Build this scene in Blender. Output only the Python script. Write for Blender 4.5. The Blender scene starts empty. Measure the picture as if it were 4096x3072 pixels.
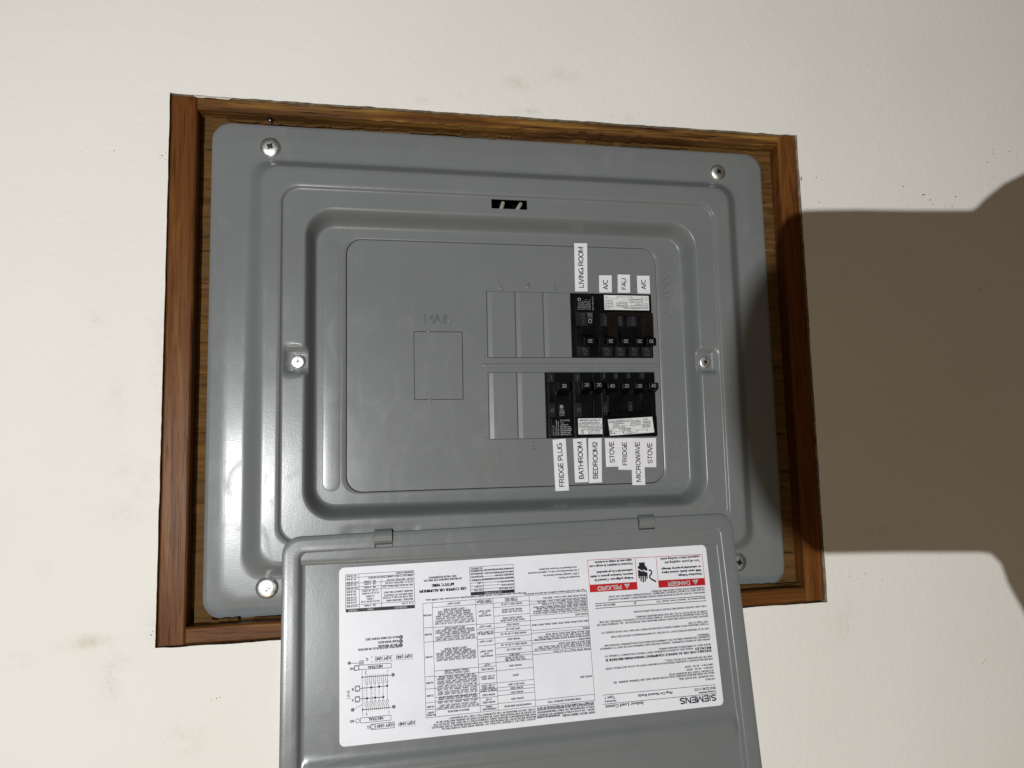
import bpy, bmesh, math, random
from mathutils import Vector, Matrix, noise
random.seed(7)
SC = bpy.context.scene
COL = SC.collection
MM = 0.001
# ------------------------------------------------------------------ camera
cd = bpy.data.cameras.new("camera")
cd.sensor_width = 36.0
cd.lens = 24.33
cd.clip_start = 0.01
cd.clip_end = 50.0
cam = bpy.data.objects.new("camera", cd)
COL.objects.link(cam)
_r = [[0.983278, -0.180692, -0.022673], [0.004484, -0.100438, 0.994933], [-0.182053, -0.978398, -0.097948]]
cam.matrix_world = Matrix(((_r[0][0], _r[1][0], _r[2][0], -0.10951),
                           (_r[0][1], _r[1][1], _r[2][1], -0.58869),
                           (_r[0][2], _r[1][2], _r[2][2], -0.07798), (0, 0, 0, 1)))
SC.camera = cam
# ------------------------------------------------------------------ light
W = bpy.data.worlds.new("World"); SC.world = W; W.use_nodes = True
_bg = W.node_tree.nodes['Background']
_bg.inputs[0].default_value = (1.0, 0.80, 0.58, 1)
_bg.inputs[1].default_value = 0.042
def lamp(name, kind, loc, power, colour, size):
    d = bpy.data.lights.new(name, kind); d.energy = power; d.color = colour
    if kind in ('POINT', 'SPOT'): d.shadow_soft_size = size
    else: d.shape = 'DISK'; d.size = size
    o = bpy.data.objects.new(name, d); o.location = Vector(loc) * MM; COL.objects.link(o)
    return o
torch = lamp("torch_light", 'SPOT', (-536.7, -1500, -170.2), 85.0, (0.97, 0.985, 0.985), 0.0034)
torch.data.spot_size = math.radians(96); torch.data.spot_blend = 1.0
torch.rotation_euler = (Vector((0.06, 0, 0)) - torch.location).to_track_quat('-Z', 'Y').to_euler()
room = lamp("room_lamp_light", 'AREA', (-300, -1900, -1700), 9.8, (1.0, 0.78, 0.53), 0.40)
room.rotation_euler = (Vector((0, 0, 0)) - room.location).to_track_quat('-Z', 'Y').to_euler()
SC.view_settings.view_transform = 'Standard'
SC.view_settings.look = 'None'
SC.view_settings.exposure = 0.0
SC.view_settings.gamma = 1.0
SC.view_settings.use_curve_mapping = False
# ------------------------------------------------------------------ print on the door sticker and marks on the wall (mm)
STICKER_TEXT=[
('SIEMENS', 5.9, 38.7, 6.5, 4.6, 2),
('Indoor Load Center', 70.6, 103.2, 8.2, 2.3, 1),
('Catalog Number', 5.7, 21.5, 11.2, 1.3, 0),
('SN1224L1125', 5.7, 24.6, 14.1, 1.9, 1),
('Plug-On Neutral Ready', 44.5, 74.3, 13.9, 1.9, 1),
('Enclosure', 93.5, 103.1, 12.0, 1.3, 0),
('Type 1', 94.2, 102.6, 14.8, 1.9, 1),
('RATINGS.', 5.8, 14.2, 21.2, 1.15, 0),
('125A MAXIMUM.  BUS RATED 200A.', 5.8, 37.5, 23.6, 1.15, 0),
('BACK FED MAIN BREAKER REQUIRES HOLD DOWN MEANS AND LINE TERMINAL BARRIER.  SEE', 5.7, 94.4, 25.9, 1.15, 0),
('ACCESSORY CHART FOR REQUIRED KIT(S)', 5.7, 45.5, 27.8, 1.15, 0),
('120/240 V~  60 HZ  1Ø3W', 5.7, 29.9, 30.2, 1.15, 0),
('208Y/120 V~  60 HZ  1Ø3W', 5.6, 31.3, 32.6, 1.15, 0),
('FOR INSTALLATION BY A QUALIFIED PERSON IN ACCORDANCE WITH ALL LOCAL ELECTRICAL CODES', 5.5, 100.0, 37.0, 1.15, 0),
('AND OR THE NATIONAL ELECTRICAL CODE ‡.', 5.7, 48.1, 39.0, 1.15, 0),
('WHEN USED AS SERVICE EQUIPMENT APPLY "SERVICE DISCONNECT" LABEL(S) TO', 21.9, 99.8, 46.6, 1.15, 0),
('FRONT NEXT TO APPROPRIATE BREAKER HANDLE', 5.7, 52.6, 48.6, 1.15, 0),
('WHEN USED AS SERVICE EQUIPMENT, UNUSED NEUTRAL BAR TERMINALS MAY BE USED TO TERMINATE', 5.7, 103.6, 52.8, 1.15, 0),
('EQUIPMENT GROUNDING WIRES IN THE COMBINATIONS INDICATED FOR EQUIPMENT GROUND BAR', 5.6, 99.6, 55.0, 1.15, 0),
('TERMINALS.', 5.6, 16.8, 56.8, 1.15, 0),
('SUM OF QT BREAKER RATING IS NOT TO EXCEED 110 AMPS PER BRANCH CIRCUIT BUS STAB', 5.6, 93.1, 61.4, 1.15, 0),
('SUITABLE FOR USE AS SERVICE EQUIPMENT WHEN MAIN BREAKER IS', 5.6, 99.4, 43.6, 1.5, 2),
('INSTALLED', 5.7, 20.1, 46.0, 1.5, 2),
('TO RESET BREAKERS WITH TRIPPED HANDLE POSITION BETWEEN "ON" AND "OFF", MOVE HANDLE TO', 5.5, 101.2, 65.2, 1.15, 0),
('"OFF" THEN TO "ON"', 5.6, 23.9, 67.2, 1.15, 0),
('REMOVE TWISTOUTS FROM TRIM ONLY WHERE BREAKERS WILL BE INSTALLED.  ALL OPENINGS MUST BE', 5.4, 104.4, 71.6, 1.15, 0),
('FILLED WITH BREAKERS OR FILLER PLATES.  IF MAIN TWISTOUT IS ACCIDENTALLY REMOVED, USE ONE', 5.5, 102.3, 73.7, 1.15, 0),
('ECMBF125 FILLER PLATE TO FILL 100-125A MAIN BREAKER OPENING', 5.5, 69.7, 75.6, 1.15, 0),
('THIS LOAD CENTER IS INVERTIBLE FOR BOTTOM FEED APPLICATIONS', 5.5, 71.4, 79.8, 1.15, 0),
('Siemens Industry, Inc.  Peachtree Corners, Georgia  U.S.A.', 5.9, 50.8, 86.4, 1.15, 0),
('10801334 0101  Rev 04', 87.1, 104.2, 87.0, 1.15, 0),
('IMPORTANT:  DO NOT ALLOW PETROLEUM BASED (HYDROCARBON) SPRAYS, CHEMICALS, SOLVENTS', 5.8, 93.0, 91.2, 1.15, 0),
('OR ANY PAINT TO CONTACT INTERIOR COMPONENTS.  PETROLEUM BASED CHEMICALS CAN CAUSE', 5.7, 92.2, 93.4, 1.15, 0),
('DEGRADATION OF ELECTRICAL INSULATING MATERIALS.', 5.7, 54.3, 95.2, 1.15, 0),
('Assembled in Mexico', 116.2, 134.6, 111.5, 1.15, 0),
('† 2021 Copyright Siemens Industry, Inc.', 116.5, 147.9, 114.1, 1.15, 0),
('‡ The National Electrical Code is a registered trademark', 116.6, 160.3, 116.9, 1.15, 0),
('of the National Fire Protection Association', 118.1, 150.7, 119.4, 1.15, 0),
('J2', 68.4, 70.7, 86.8, 1.7, 0),
('DANGER', 18.4, 38.8, 100.2, 3.3, 12),
('PELIGRO', 80.3, 101.5, 100.8, 3.3, 12),
('Hazardous Voltage.', 6.7, 28.7, 106.6, 1.75, 2),
('Will cause death, serious injury', 6.6, 43.1, 109.8, 1.75, 2),
('or substantial property damage.', 6.6, 43.4, 112.8, 1.75, 2),
('Voltaje peligroso. Causará la', 69.0, 103.4, 107.4, 1.75, 2),
('muerte, lesiones graves o daño', 69.1, 107.0, 110.6, 1.75, 2),
('substancial a la propiedad.', 69.1, 101.4, 113.8, 1.75, 2),
('Turn off power supplying this', 6.9, 39.6, 118.0, 1.6, 0),
('equipment before working inside.', 6.8, 43.7, 121.2, 1.6, 0),
('Desconecte el suministro de energía a este', 68.9, 107.1, 119.0, 1.6, 0),
('equipo antes de trabajar en su interior.', 69.0, 102.6, 122.0, 1.6, 0),
('*Type QPH and HQP breakers installed in this panel are limited to', 111.3, 163.8, 100.4, 1.1, 0),
('100 amps max. when installed on a circuit capable of delivering fault current greater than 10,000 amps.', 163.0, 245.6, 101.5, 1.1, 0),
('SHORT CIRCUIT CURRENT RATING', 112.0, 139.1, 5.2, 1.3, 1),
('THIS PANELBOARD HAS A MAXIMUM', 140.9, 159.9, 5.8, 1.1, 0),
('SHORT CIRCUIT CURRENT RATING OF 100,000 AMPS RMS SYMMETRICAL', 161.3, 236.0, 4.9, 1.1, 0),
('120/240V~  THE ACTUAL RATING IS DEPENDENT ON THE BRANCH', 112.0, 159.7, 7.4, 1.1, 0),
('BREAKERS INSTALLED IN THIS PANELBOARD AND THE MAIN FEEDER BREAKER, IF ANY, INSTALLED', 160.8, 243.5, 6.6, 1.1, 0),
('AHEAD OF THIS PANELBOARD. THE CORRECT MAIN BREAKER/FEEDER', 112.1, 159.6, 9.4, 1.1, 0),
('MAIN BREAKER/BRANCH BREAKER SERIES COMBINATIONS TO BE USED ARE LISTED IN THE', 160.7, 242.0, 8.4, 1.1, 0),
('TABULATION BELOW. ANY CIRCUIT BREAKER INSTALLED, REPLACED', 112.0, 159.5, 11.3, 1.1, 0),
('OR ADDED IN THIS PANELBOARD MUST BE MANUFACTURED BY SIEMENS AND MUST BE OF', 160.6, 240.1, 10.2, 1.1, 0),
('THE CORRECT TYPE AS INDICATED IN THE TABULATION BELOW. USE OF', 112.0, 159.4, 12.6, 1.1, 0),
('OTHER CIRCUIT BREAKERS IN THIS EQUIPMENT MAY VOID THE WARRANTY', 160.4, 229.9, 12.1, 1.1, 0),
('MAIN BREAKER (SIEMENS TYPE)', 123.1, 150.4, 16.4, 1.1, 0),
('NONE USED', 112.2, 122.3, 32.7, 1.1, 0),
('VDGB, VFGB, Class J, T, R, or L Fuses', 111.6, 143.0, 54.0, 1.1, 0),
('JXD2-A, JD6-A, JXD6-A, LD6-A, LXD6-A, MD6, MXD6, VD6', 111.7, 158.7, 56.8, 1.1, 0),
('SJD6-B, VXD6, VJJA, VJGA, VLGB, VMG, VNG, VPG', 111.7, 155.4, 58.4, 1.1, 0),
('PD6, SPD6-B, PXD6, RD6, RXD6', 111.7, 138.1, 60.0, 1.1, 0),
('FD6, FXD6', 111.7, 120.8, 62.0, 1.1, 0),
('JXD2-A, JD6-A, JXD6-A, LD6-A, LXD6-A, MD6, MXD6, VD6', 111.7, 158.2, 64.4, 1.1, 0),
('SJD6-B, VXD6, VJJA, VJGA, VLGB, VMG, VNG, VPG', 111.7, 154.9, 66.1, 1.1, 0),
('PD6, SPD6-B, PXD6, RD6, RXD6, VDGB, VFGB', 111.8, 148.5, 67.8, 1.1, 0),
('MFAS', 111.8, 116.8, 70.4, 1.1, 0),
('MJAS, MLAS, MMAS, MNAS, MPAS, MRAS, MNAE, MPAE, MRAE', 111.8, 159.7, 75.8, 1.1, 0),
('NONE USED', 111.9, 122.5, 81.4, 1.1, 0),
('HFD6, HFXD6, HFGB, HJD6-A, HJXD6-A, HJGA, HLD6-A', 111.9, 157.9, 84.7, 1.1, 0),
('HLXD6-A, HLGB, HMD6, HMXD6, HMG, HND6, SHND6-B', 111.9, 157.8, 86.4, 1.1, 0),
('HXXD6, HNG, HPD6, SHPD6-B, HPXD6, HPG, HRD6', 111.9, 154.8, 88.2, 1.1, 0),
('HRXD6, HFAS, HJAS, HLAS, HMAS, HNAS, HPAS, HRAS', 112.0, 157.6, 89.6, 1.1, 0),
('HMAE, HPAE, HRAE or Class J, T, R, or L Fuses', 112.0, 150.1, 91.2, 1.1, 0),
('HFD6, HFXD6, HFAS, 300V Class T Fuses - 200A Max', 112.0, 154.1, 93.5, 1.1, 0),
('HDGB, HFGB, 300V Class T Fuses - 600A Max', 112.0, 149.0, 96.3, 1.1, 0),
('MAIN/FEEDER BREAKER', 164.1, 185.9, 16.4, 1.1, 0),
('NONE USED', 170.0, 180.1, 21.5, 1.1, 0),
('NONE USED', 170.0, 180.2, 26.2, 1.1, 0),
('NONE USED', 170.0, 180.2, 29.4, 1.1, 0),
('QPH, BLH, QBH', 168.6, 181.6, 32.3, 1.1, 0),
('QSHH', 172.8, 177.6, 39.0, 1.1, 0),
('NONE USED', 170.2, 180.4, 46.3, 1.1, 0),
('ED4, ED6, HQP, HBL,', 166.9, 183.7, 50.8, 1.1, 0),
('HQS, BEAS, BEAB', 167.7, 182.9, 52.4, 1.1, 0),
('QPH, BLH', 171.2, 179.4, 54.7, 1.1, 0),
('QPH, BLH, QS', 169.2, 181.5, 58.6, 1.1, 0),
('NONE USED or QP, BL, QS', 164.7, 186.0, 62.5, 1.1, 0),
('NONE USED', 170.3, 180.6, 66.6, 1.1, 0),
('NONE USED or QP, BL, QS', 164.9, 185.9, 70.8, 1.1, 0),
('QPH, BLH, QS', 169.7, 181.3, 74.3, 1.1, 0),
('NONE USED', 170.4, 180.7, 77.8, 1.1, 0),
('HED4, HED6, NGB, HEAB,', 165.6, 185.5, 81.2, 1.1, 0),
('HQSH, HQPH, HEAS', 167.5, 183.6, 83.0, 1.1, 0),
('ED4, ED6, QG, SEAB,', 167.1, 184.1, 87.8, 1.1, 0),
('MEAB, SEAS, MEAS', 167.3, 183.9, 89.6, 1.1, 0),
('NONE USED or QP, BL', 166.9, 184.4, 93.8, 1.1, 0),
('NONE USED', 170.5, 180.9, 96.6, 1.1, 0),
('or QPH, BLH', 170.5, 180.9, 98.0, 1.1, 0),
('PANELBOARD', 192.4, 203.5, 15.8, 1.1, 0),
('MAIN', 195.8, 200.2, 17.5, 1.1, 0),
('NONE USED', 193.0, 203.0, 20.8, 1.1, 0),
('or QP', 195.8, 200.2, 22.8, 1.1, 0),
('NONE USED', 193.0, 203.0, 26.3, 1.1, 0),
('EQ9677, QPH*', 191.6, 204.4, 29.6, 1.1, 0),
('NONE USED', 193.0, 203.0, 31.6, 1.1, 0),
('or QP, QPH*', 192.4, 203.6, 33.3, 1.1, 0),
('NONE USED', 193.0, 203.0, 38.3, 1.1, 0),
('or QP, QPH*', 192.4, 203.6, 40.0, 1.1, 0),
('NONE USED', 193.0, 203.1, 45.4, 1.1, 0),
('HQP*', 195.6, 200.5, 48.6, 1.1, 0),
('NONE USED', 193.0, 203.1, 55.3, 1.1, 0),
('or QP', 196.3, 199.9, 57.0, 1.1, 0),
('QPH*, HQP*', 192.8, 203.3, 59.0, 1.1, 0),
('QPH*, HQP*', 192.8, 203.4, 66.5, 1.1, 0),
('NONE USED or', 191.8, 204.4, 72.1, 1.1, 0),
('QP, QPH*, HQP*', 191.6, 204.6, 73.6, 1.1, 0),
('QPH*, HQP*', 193.0, 203.2, 77.9, 1.1, 0),
('NONE USED', 193.0, 203.2, 86.3, 1.1, 0),
('or QP', 196.1, 200.2, 88.0, 1.1, 0),
('QPH*, HQP*', 193.0, 203.3, 89.8, 1.1, 0),
('NONE USED or', 192.0, 204.3, 96.6, 1.1, 0),
('QPH*, HQP*', 192.4, 203.9, 98.0, 1.1, 0),
('BRANCH BREAKER', 214.0, 230.8, 17.0, 1.1, 0),
('QP, QG, QT, QTA, QTAV, QAF, QAFV, QAF2', 205.9, 238.8, 20.1, 1.1, 0),
('QAF2V, QFGA2, QFGA2V, QPF, QPF2', 207.9, 236.9, 21.8, 1.1, 0),
('QPF2V, QPFB, QPFBV, QE, QE2, QEB', 206.7, 238.0, 24.0, 1.1, 0),
('QPH*, QAFH, QAFH2, QFGAH2, QPHF', 206.9, 237.9, 26.4, 1.1, 0),
('QPHF2, QPHFB, QEH, QEH2, QEHB', 207.7, 237.1, 27.8, 1.1, 0),
('QP, QT, QTA, QTAV, QAF, QAFV, QAF2', 206.7, 238.1, 30.0, 1.1, 0),
('QAF2V, QFGA2, QFGA2V, QPF, QPF2', 206.9, 237.9, 31.6, 1.1, 0),
('QPF2V, QPFB, QPFBV, QE, QE2, QEB', 206.7, 238.2, 33.5, 1.1, 0),
('QP, QPH*, QT, QTA, QTAV, QAF, QAFV', 206.7, 238.2, 35.9, 1.1, 0),
('QAF2, QAF2V, QAFH, QAFH2, QFGA2', 206.7, 238.2, 37.8, 1.1, 0),
('QFGA2V, QFGAH2, QPF, QPF2, QPF2V,', 206.5, 238.4, 39.4, 1.1, 0),
('QPFB, QPFBV, QPHF, QPHF2, QPHFB,', 206.5, 238.4, 41.2, 1.1, 0),
('QE, QE2, QEB, QEH, QEH2, QEHB', 208.2, 236.7, 42.7, 1.1, 0),
('HQP*, HQAF2, HQFGA2', 212.6, 232.4, 45.1, 1.1, 0),
('HQPF2, HQPFB, HQEB', 213.0, 232.0, 46.8, 1.1, 0),
('QP, QPH*, QT, QTA, QTAV, QAF, QAFV', 206.8, 238.2, 55.2, 1.1, 0),
('QAF2, QAF2V, QAFH, QAFH2, QFGA2', 206.8, 238.2, 56.8, 1.1, 0),
('QFGA2V, QFGAH2, QPF, QPF2, QPF2V,', 206.6, 238.4, 58.6, 1.1, 0),
('QPFB, QPFBV, QPHF, QPHF2, QPHFB', 206.8, 238.3, 60.2, 1.1, 0),
('HQPFB, QE, QE2, QEB, QEH,', 210.7, 234.5, 61.7, 1.1, 0),
('QEH2, QEHB, HQEB', 213.9, 231.4, 63.3, 1.1, 0),
('QP, QPH*, QT, QTA, QTAV, QAF, QAFV', 206.8, 238.4, 70.7, 1.1, 0),
('QAF2, QAF2V, QAFH, QAFH2, QFGA2', 206.8, 238.4, 72.4, 1.1, 0),
('QFGA2V, QFGAH2, QPF, QPF2', 210.7, 234.7, 74.2, 1.1, 0),
('QPF2V, QPFB, QPFBV, QPHF, QPHF2', 206.8, 238.4, 75.8, 1.1, 0),
('QPHFB, HQPFB, QE, QE2, QEB, QEH', 207.2, 238.1, 77.4, 1.1, 0),
('QEH2, QEHB, HQEB', 214.5, 230.9, 78.9, 1.1, 0),
('QP, QPH*, HQP*, QT, QTA, QTAV, QAF', 206.8, 238.5, 82.8, 1.1, 0),
('QAFV, QAF2, QAF2V, QAFH, QAFH2', 207.2, 238.1, 84.6, 1.1, 0),
('HQAF2, QFGA2, QFGA2V, QFGAH2', 207.8, 237.6, 86.5, 1.1, 0),
('HQFGA2, QPF, QPF2, QPF2V, QPFB', 207.8, 237.6, 88.3, 1.1, 0),
('QPFBV, QPHF, QPHF2, QPHFB', 209.5, 236.0, 90.0, 1.1, 0),
('HQPFB, HQPF2, QE, QE2, QEB', 209.7, 235.8, 91.6, 1.1, 0),
('QEH2, QEHB, HQEB', 214.3, 231.2, 93.2, 1.1, 0),
('QPH*, HQP*', 217.6, 228.1, 97.6, 1.1, 0),
('RATING', 240.5, 247.1, 15.8, 1.1, 0),
('AMPS', 241.3, 246.3, 17.6, 1.1, 0),
('10,000', 241.2, 246.6, 21.8, 1.1, 0),
('22,000', 241.2, 246.6, 29.8, 1.1, 0),
('42,000', 241.2, 246.7, 39.2, 1.1, 0),
('65,000', 241.3, 246.8, 58.3, 1.1, 0),
('85,000', 241.4, 247.0, 75.3, 1.1, 0),
('100,000', 241.1, 247.5, 89.9, 1.1, 0),
('TERMINALS', 260.2, 270.1, 97.6, 1.3, 11),
('WIRE', 286.6, 291.2, 97.8, 1.3, 11),
('TORQUE', 298.7, 305.9, 97.9, 1.3, 11),
('ACCESSORIES', 183.5, 197.3, 103.6, 1.3, 11),
('BONDING SCREW', 255.1, 268.6, 124.2, 1.1, 0),
('MAIN LUG TO BUS CONNECTION (1/4-20 NUT)', 255.3, 290.3, 121.8, 1.1, 0),
('ECLK2  NEUTRAL LUG KIT', 255.3, 276.1, 119.2, 1.1, 0),
('ECLK1-2  NEUTRAL LUG KIT', 255.2, 277.5, 116.8, 1.1, 0),
('N2  ECLK2/1 NEUTRAL LUG', 255.6, 279.4, 114.4, 1.1, 0),
('GROUND CONDUCTORS ONLY', 255.3, 278.5, 109.8, 1.1, 0),
('GND BAR KIT ACCESSORY)', 255.4, 278.0, 107.5, 1.1, 0),
('USE TYPE EC1GB or EC2GB', 255.6, 279.0, 105.6, 1.1, 0),
('NEUTRAL / GROUND BARS', 255.4, 276.4, 103.4, 1.1, 0),
('A  B  G  N1', 255.4, 264.0, 100.4, 1.1, 0),
('2/0 - 4 AWG', 284.4, 293.8, 119.2, 1.1, 0),
('2/0 - 4 AWG', 284.5, 293.8, 117.2, 1.1, 0),
('2/0 - 4 AWG', 284.5, 293.9, 114.6, 1.1, 0),
('2 1/2, 10 AWG', 283.4, 295.4, 112.0, 1.1, 0),
('(2 or 3) 14 AWG', 282.3, 295.4, 110.0, 1.1, 0),
('3-4 AWG', 285.7, 292.3, 107.8, 1.1, 0),
('3 AWG', 286.5, 291.5, 105.8, 1.1, 0),
('10-14 CU/10-12 AL', 282.0, 296.4, 103.8, 1.1, 0),
('2/0 - 4 AWG', 284.7, 294.0, 100.8, 1.1, 0),
('45 LB-INS', 299.4, 307.2, 124.2, 1.1, 0),
('45 LB-INS', 299.8, 307.2, 121.6, 1.1, 0),
('135 LB-INS', 298.7, 307.3, 119.2, 1.1, 0),
('45 LB-INS', 299.4, 307.3, 117.2, 1.1, 0),
('110 LB-INS', 298.4, 307.3, 114.6, 1.1, 0),
('20 LB-INS', 299.9, 307.3, 112.0, 1.1, 0),
('20 LB-INS', 299.9, 307.3, 109.9, 1.1, 0),
('35 LB-INS', 299.5, 307.3, 107.6, 1.1, 0),
('25 LB-INS', 299.5, 307.3, 105.8, 1.1, 0),
('20 LB-INS', 299.6, 307.3, 103.8, 1.1, 0),
('110 LB-INS', 298.8, 307.3, 101.0, 1.1, 0),
('USE COPPER OR ALUMINUM', 212.5, 249.8, 108.6, 2.1, 2),
('60°/75°C WIRE', 222.1, 240.0, 112.6, 2.1, 2),
('SEE BREAKER MARKINGS FOR WIRE SIZE', 215.7, 246.5, 116.7, 1.2, 0),
('AND TORQUE REQUIREMENTS', 219.9, 242.5, 118.8, 1.2, 0),
('STANDBY PWR INTERLOCK KIT', 173.0, 197.4, 121.9, 1.15, 0),
('100-125 AMP MAIN LUG KIT', 173.3, 196.3, 119.4, 1.15, 0),
('SUB-FEED LUG KIT', 173.1, 188.0, 117.2, 1.15, 0),
('BREAKER HOLD-DOWN/BARRIER', 173.1, 197.9, 114.6, 1.15, 0),
('FILLER PLATE, 1"', 173.0, 186.1, 111.8, 1.15, 0),
('DOOR LOCK', 173.0, 183.2, 109.1, 1.15, 0),
('DESCRIPTION', 173.4, 185.2, 106.5, 1.15, 0),
('ECSBPK02', 199.0, 208.0, 123.6, 1.15, 0),
('ECSBPK01', 199.0, 208.1, 121.7, 1.15, 0),
('ECMLK125', 199.1, 208.2, 119.4, 1.15, 0),
('ECLK2125', 199.0, 207.8, 117.0, 1.15, 0),
('ECMBR2', 198.9, 207.3, 114.4, 1.15, 0),
('QF3', 200.1, 202.8, 112.0, 1.15, 0),
('ECQFL2', 199.2, 205.5, 109.2, 1.15, 0),
('CAT. NO.', 198.9, 206.2, 106.4, 1.15, 0),
('BACK FED BRKR WHEN USED', 267.5, 293.0, 75.4, 1.3, 0),
("BOND WHEN REQ'D", 267.7, 283.4, 72.4, 1.3, 0),
('CIRCUIT BREAKERS', 267.6, 283.4, 69.7, 1.3, 0),
('NEUTRAL BUS FOR PLUG ON NEUTRAL', 267.4, 298.9, 68.2, 1.3, 0),
('3', 265.2, 266.0, 75.1, 1.6, 11),
('2', 265.3, 266.1, 72.0, 1.6, 11),
('1', 265.3, 266.1, 69.0, 1.6, 11),
('EQPT GND', 257.3, 269.6, 60.3, 2.0, 0),
('EQPT GND', 273.5, 285.7, 60.4, 2.0, 0),
('G', 291.2, 292.8, 60.7, 2.0, 0),
('NEUTRAL', 280.3, 291.7, 54.8, 2.0, 0),
('N1', 302.3, 304.8, 54.8, 1.8, 0),
('2', 292.4, 293.5, 51.2, 1.8, 0),
('24', 276.2, 276.4, 50.8, 1.8, 0),
('NEUTRAL', 280.5, 291.4, 17.3, 2.0, 0),
('N2', 302.3, 305.1, 17.2, 1.8, 0),
('1', 272.1, 272.5, 47.7, 1.5, 11),
('1', 272.1, 272.5, 24.5, 1.5, 11),
('B', 302.5, 303.7, 39.8, 1.8, 0),
('A', 302.5, 303.7, 32.1, 1.8, 0),
('3', 303.0, 303.5, 25.2, 1.5, 11),
('2', 305.3, 305.7, 59.1, 1.4, 11),
('23', 275.8, 276.1, 21.2, 1.8, 0),
('1', 292.6, 292.8, 21.2, 1.6, 0),
('EQPT GND', 256.4, 268.8, 11.6, 2.0, 0),
('EQPT GND', 272.7, 285.2, 11.8, 2.0, 0),
('G', 290.7, 292.2, 11.8, 2.0, 0),
('!', 13.3, 13.8, 100.5, 1.9, 2),
('!', 75.2, 75.7, 101.1, 1.9, 2),]
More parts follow.
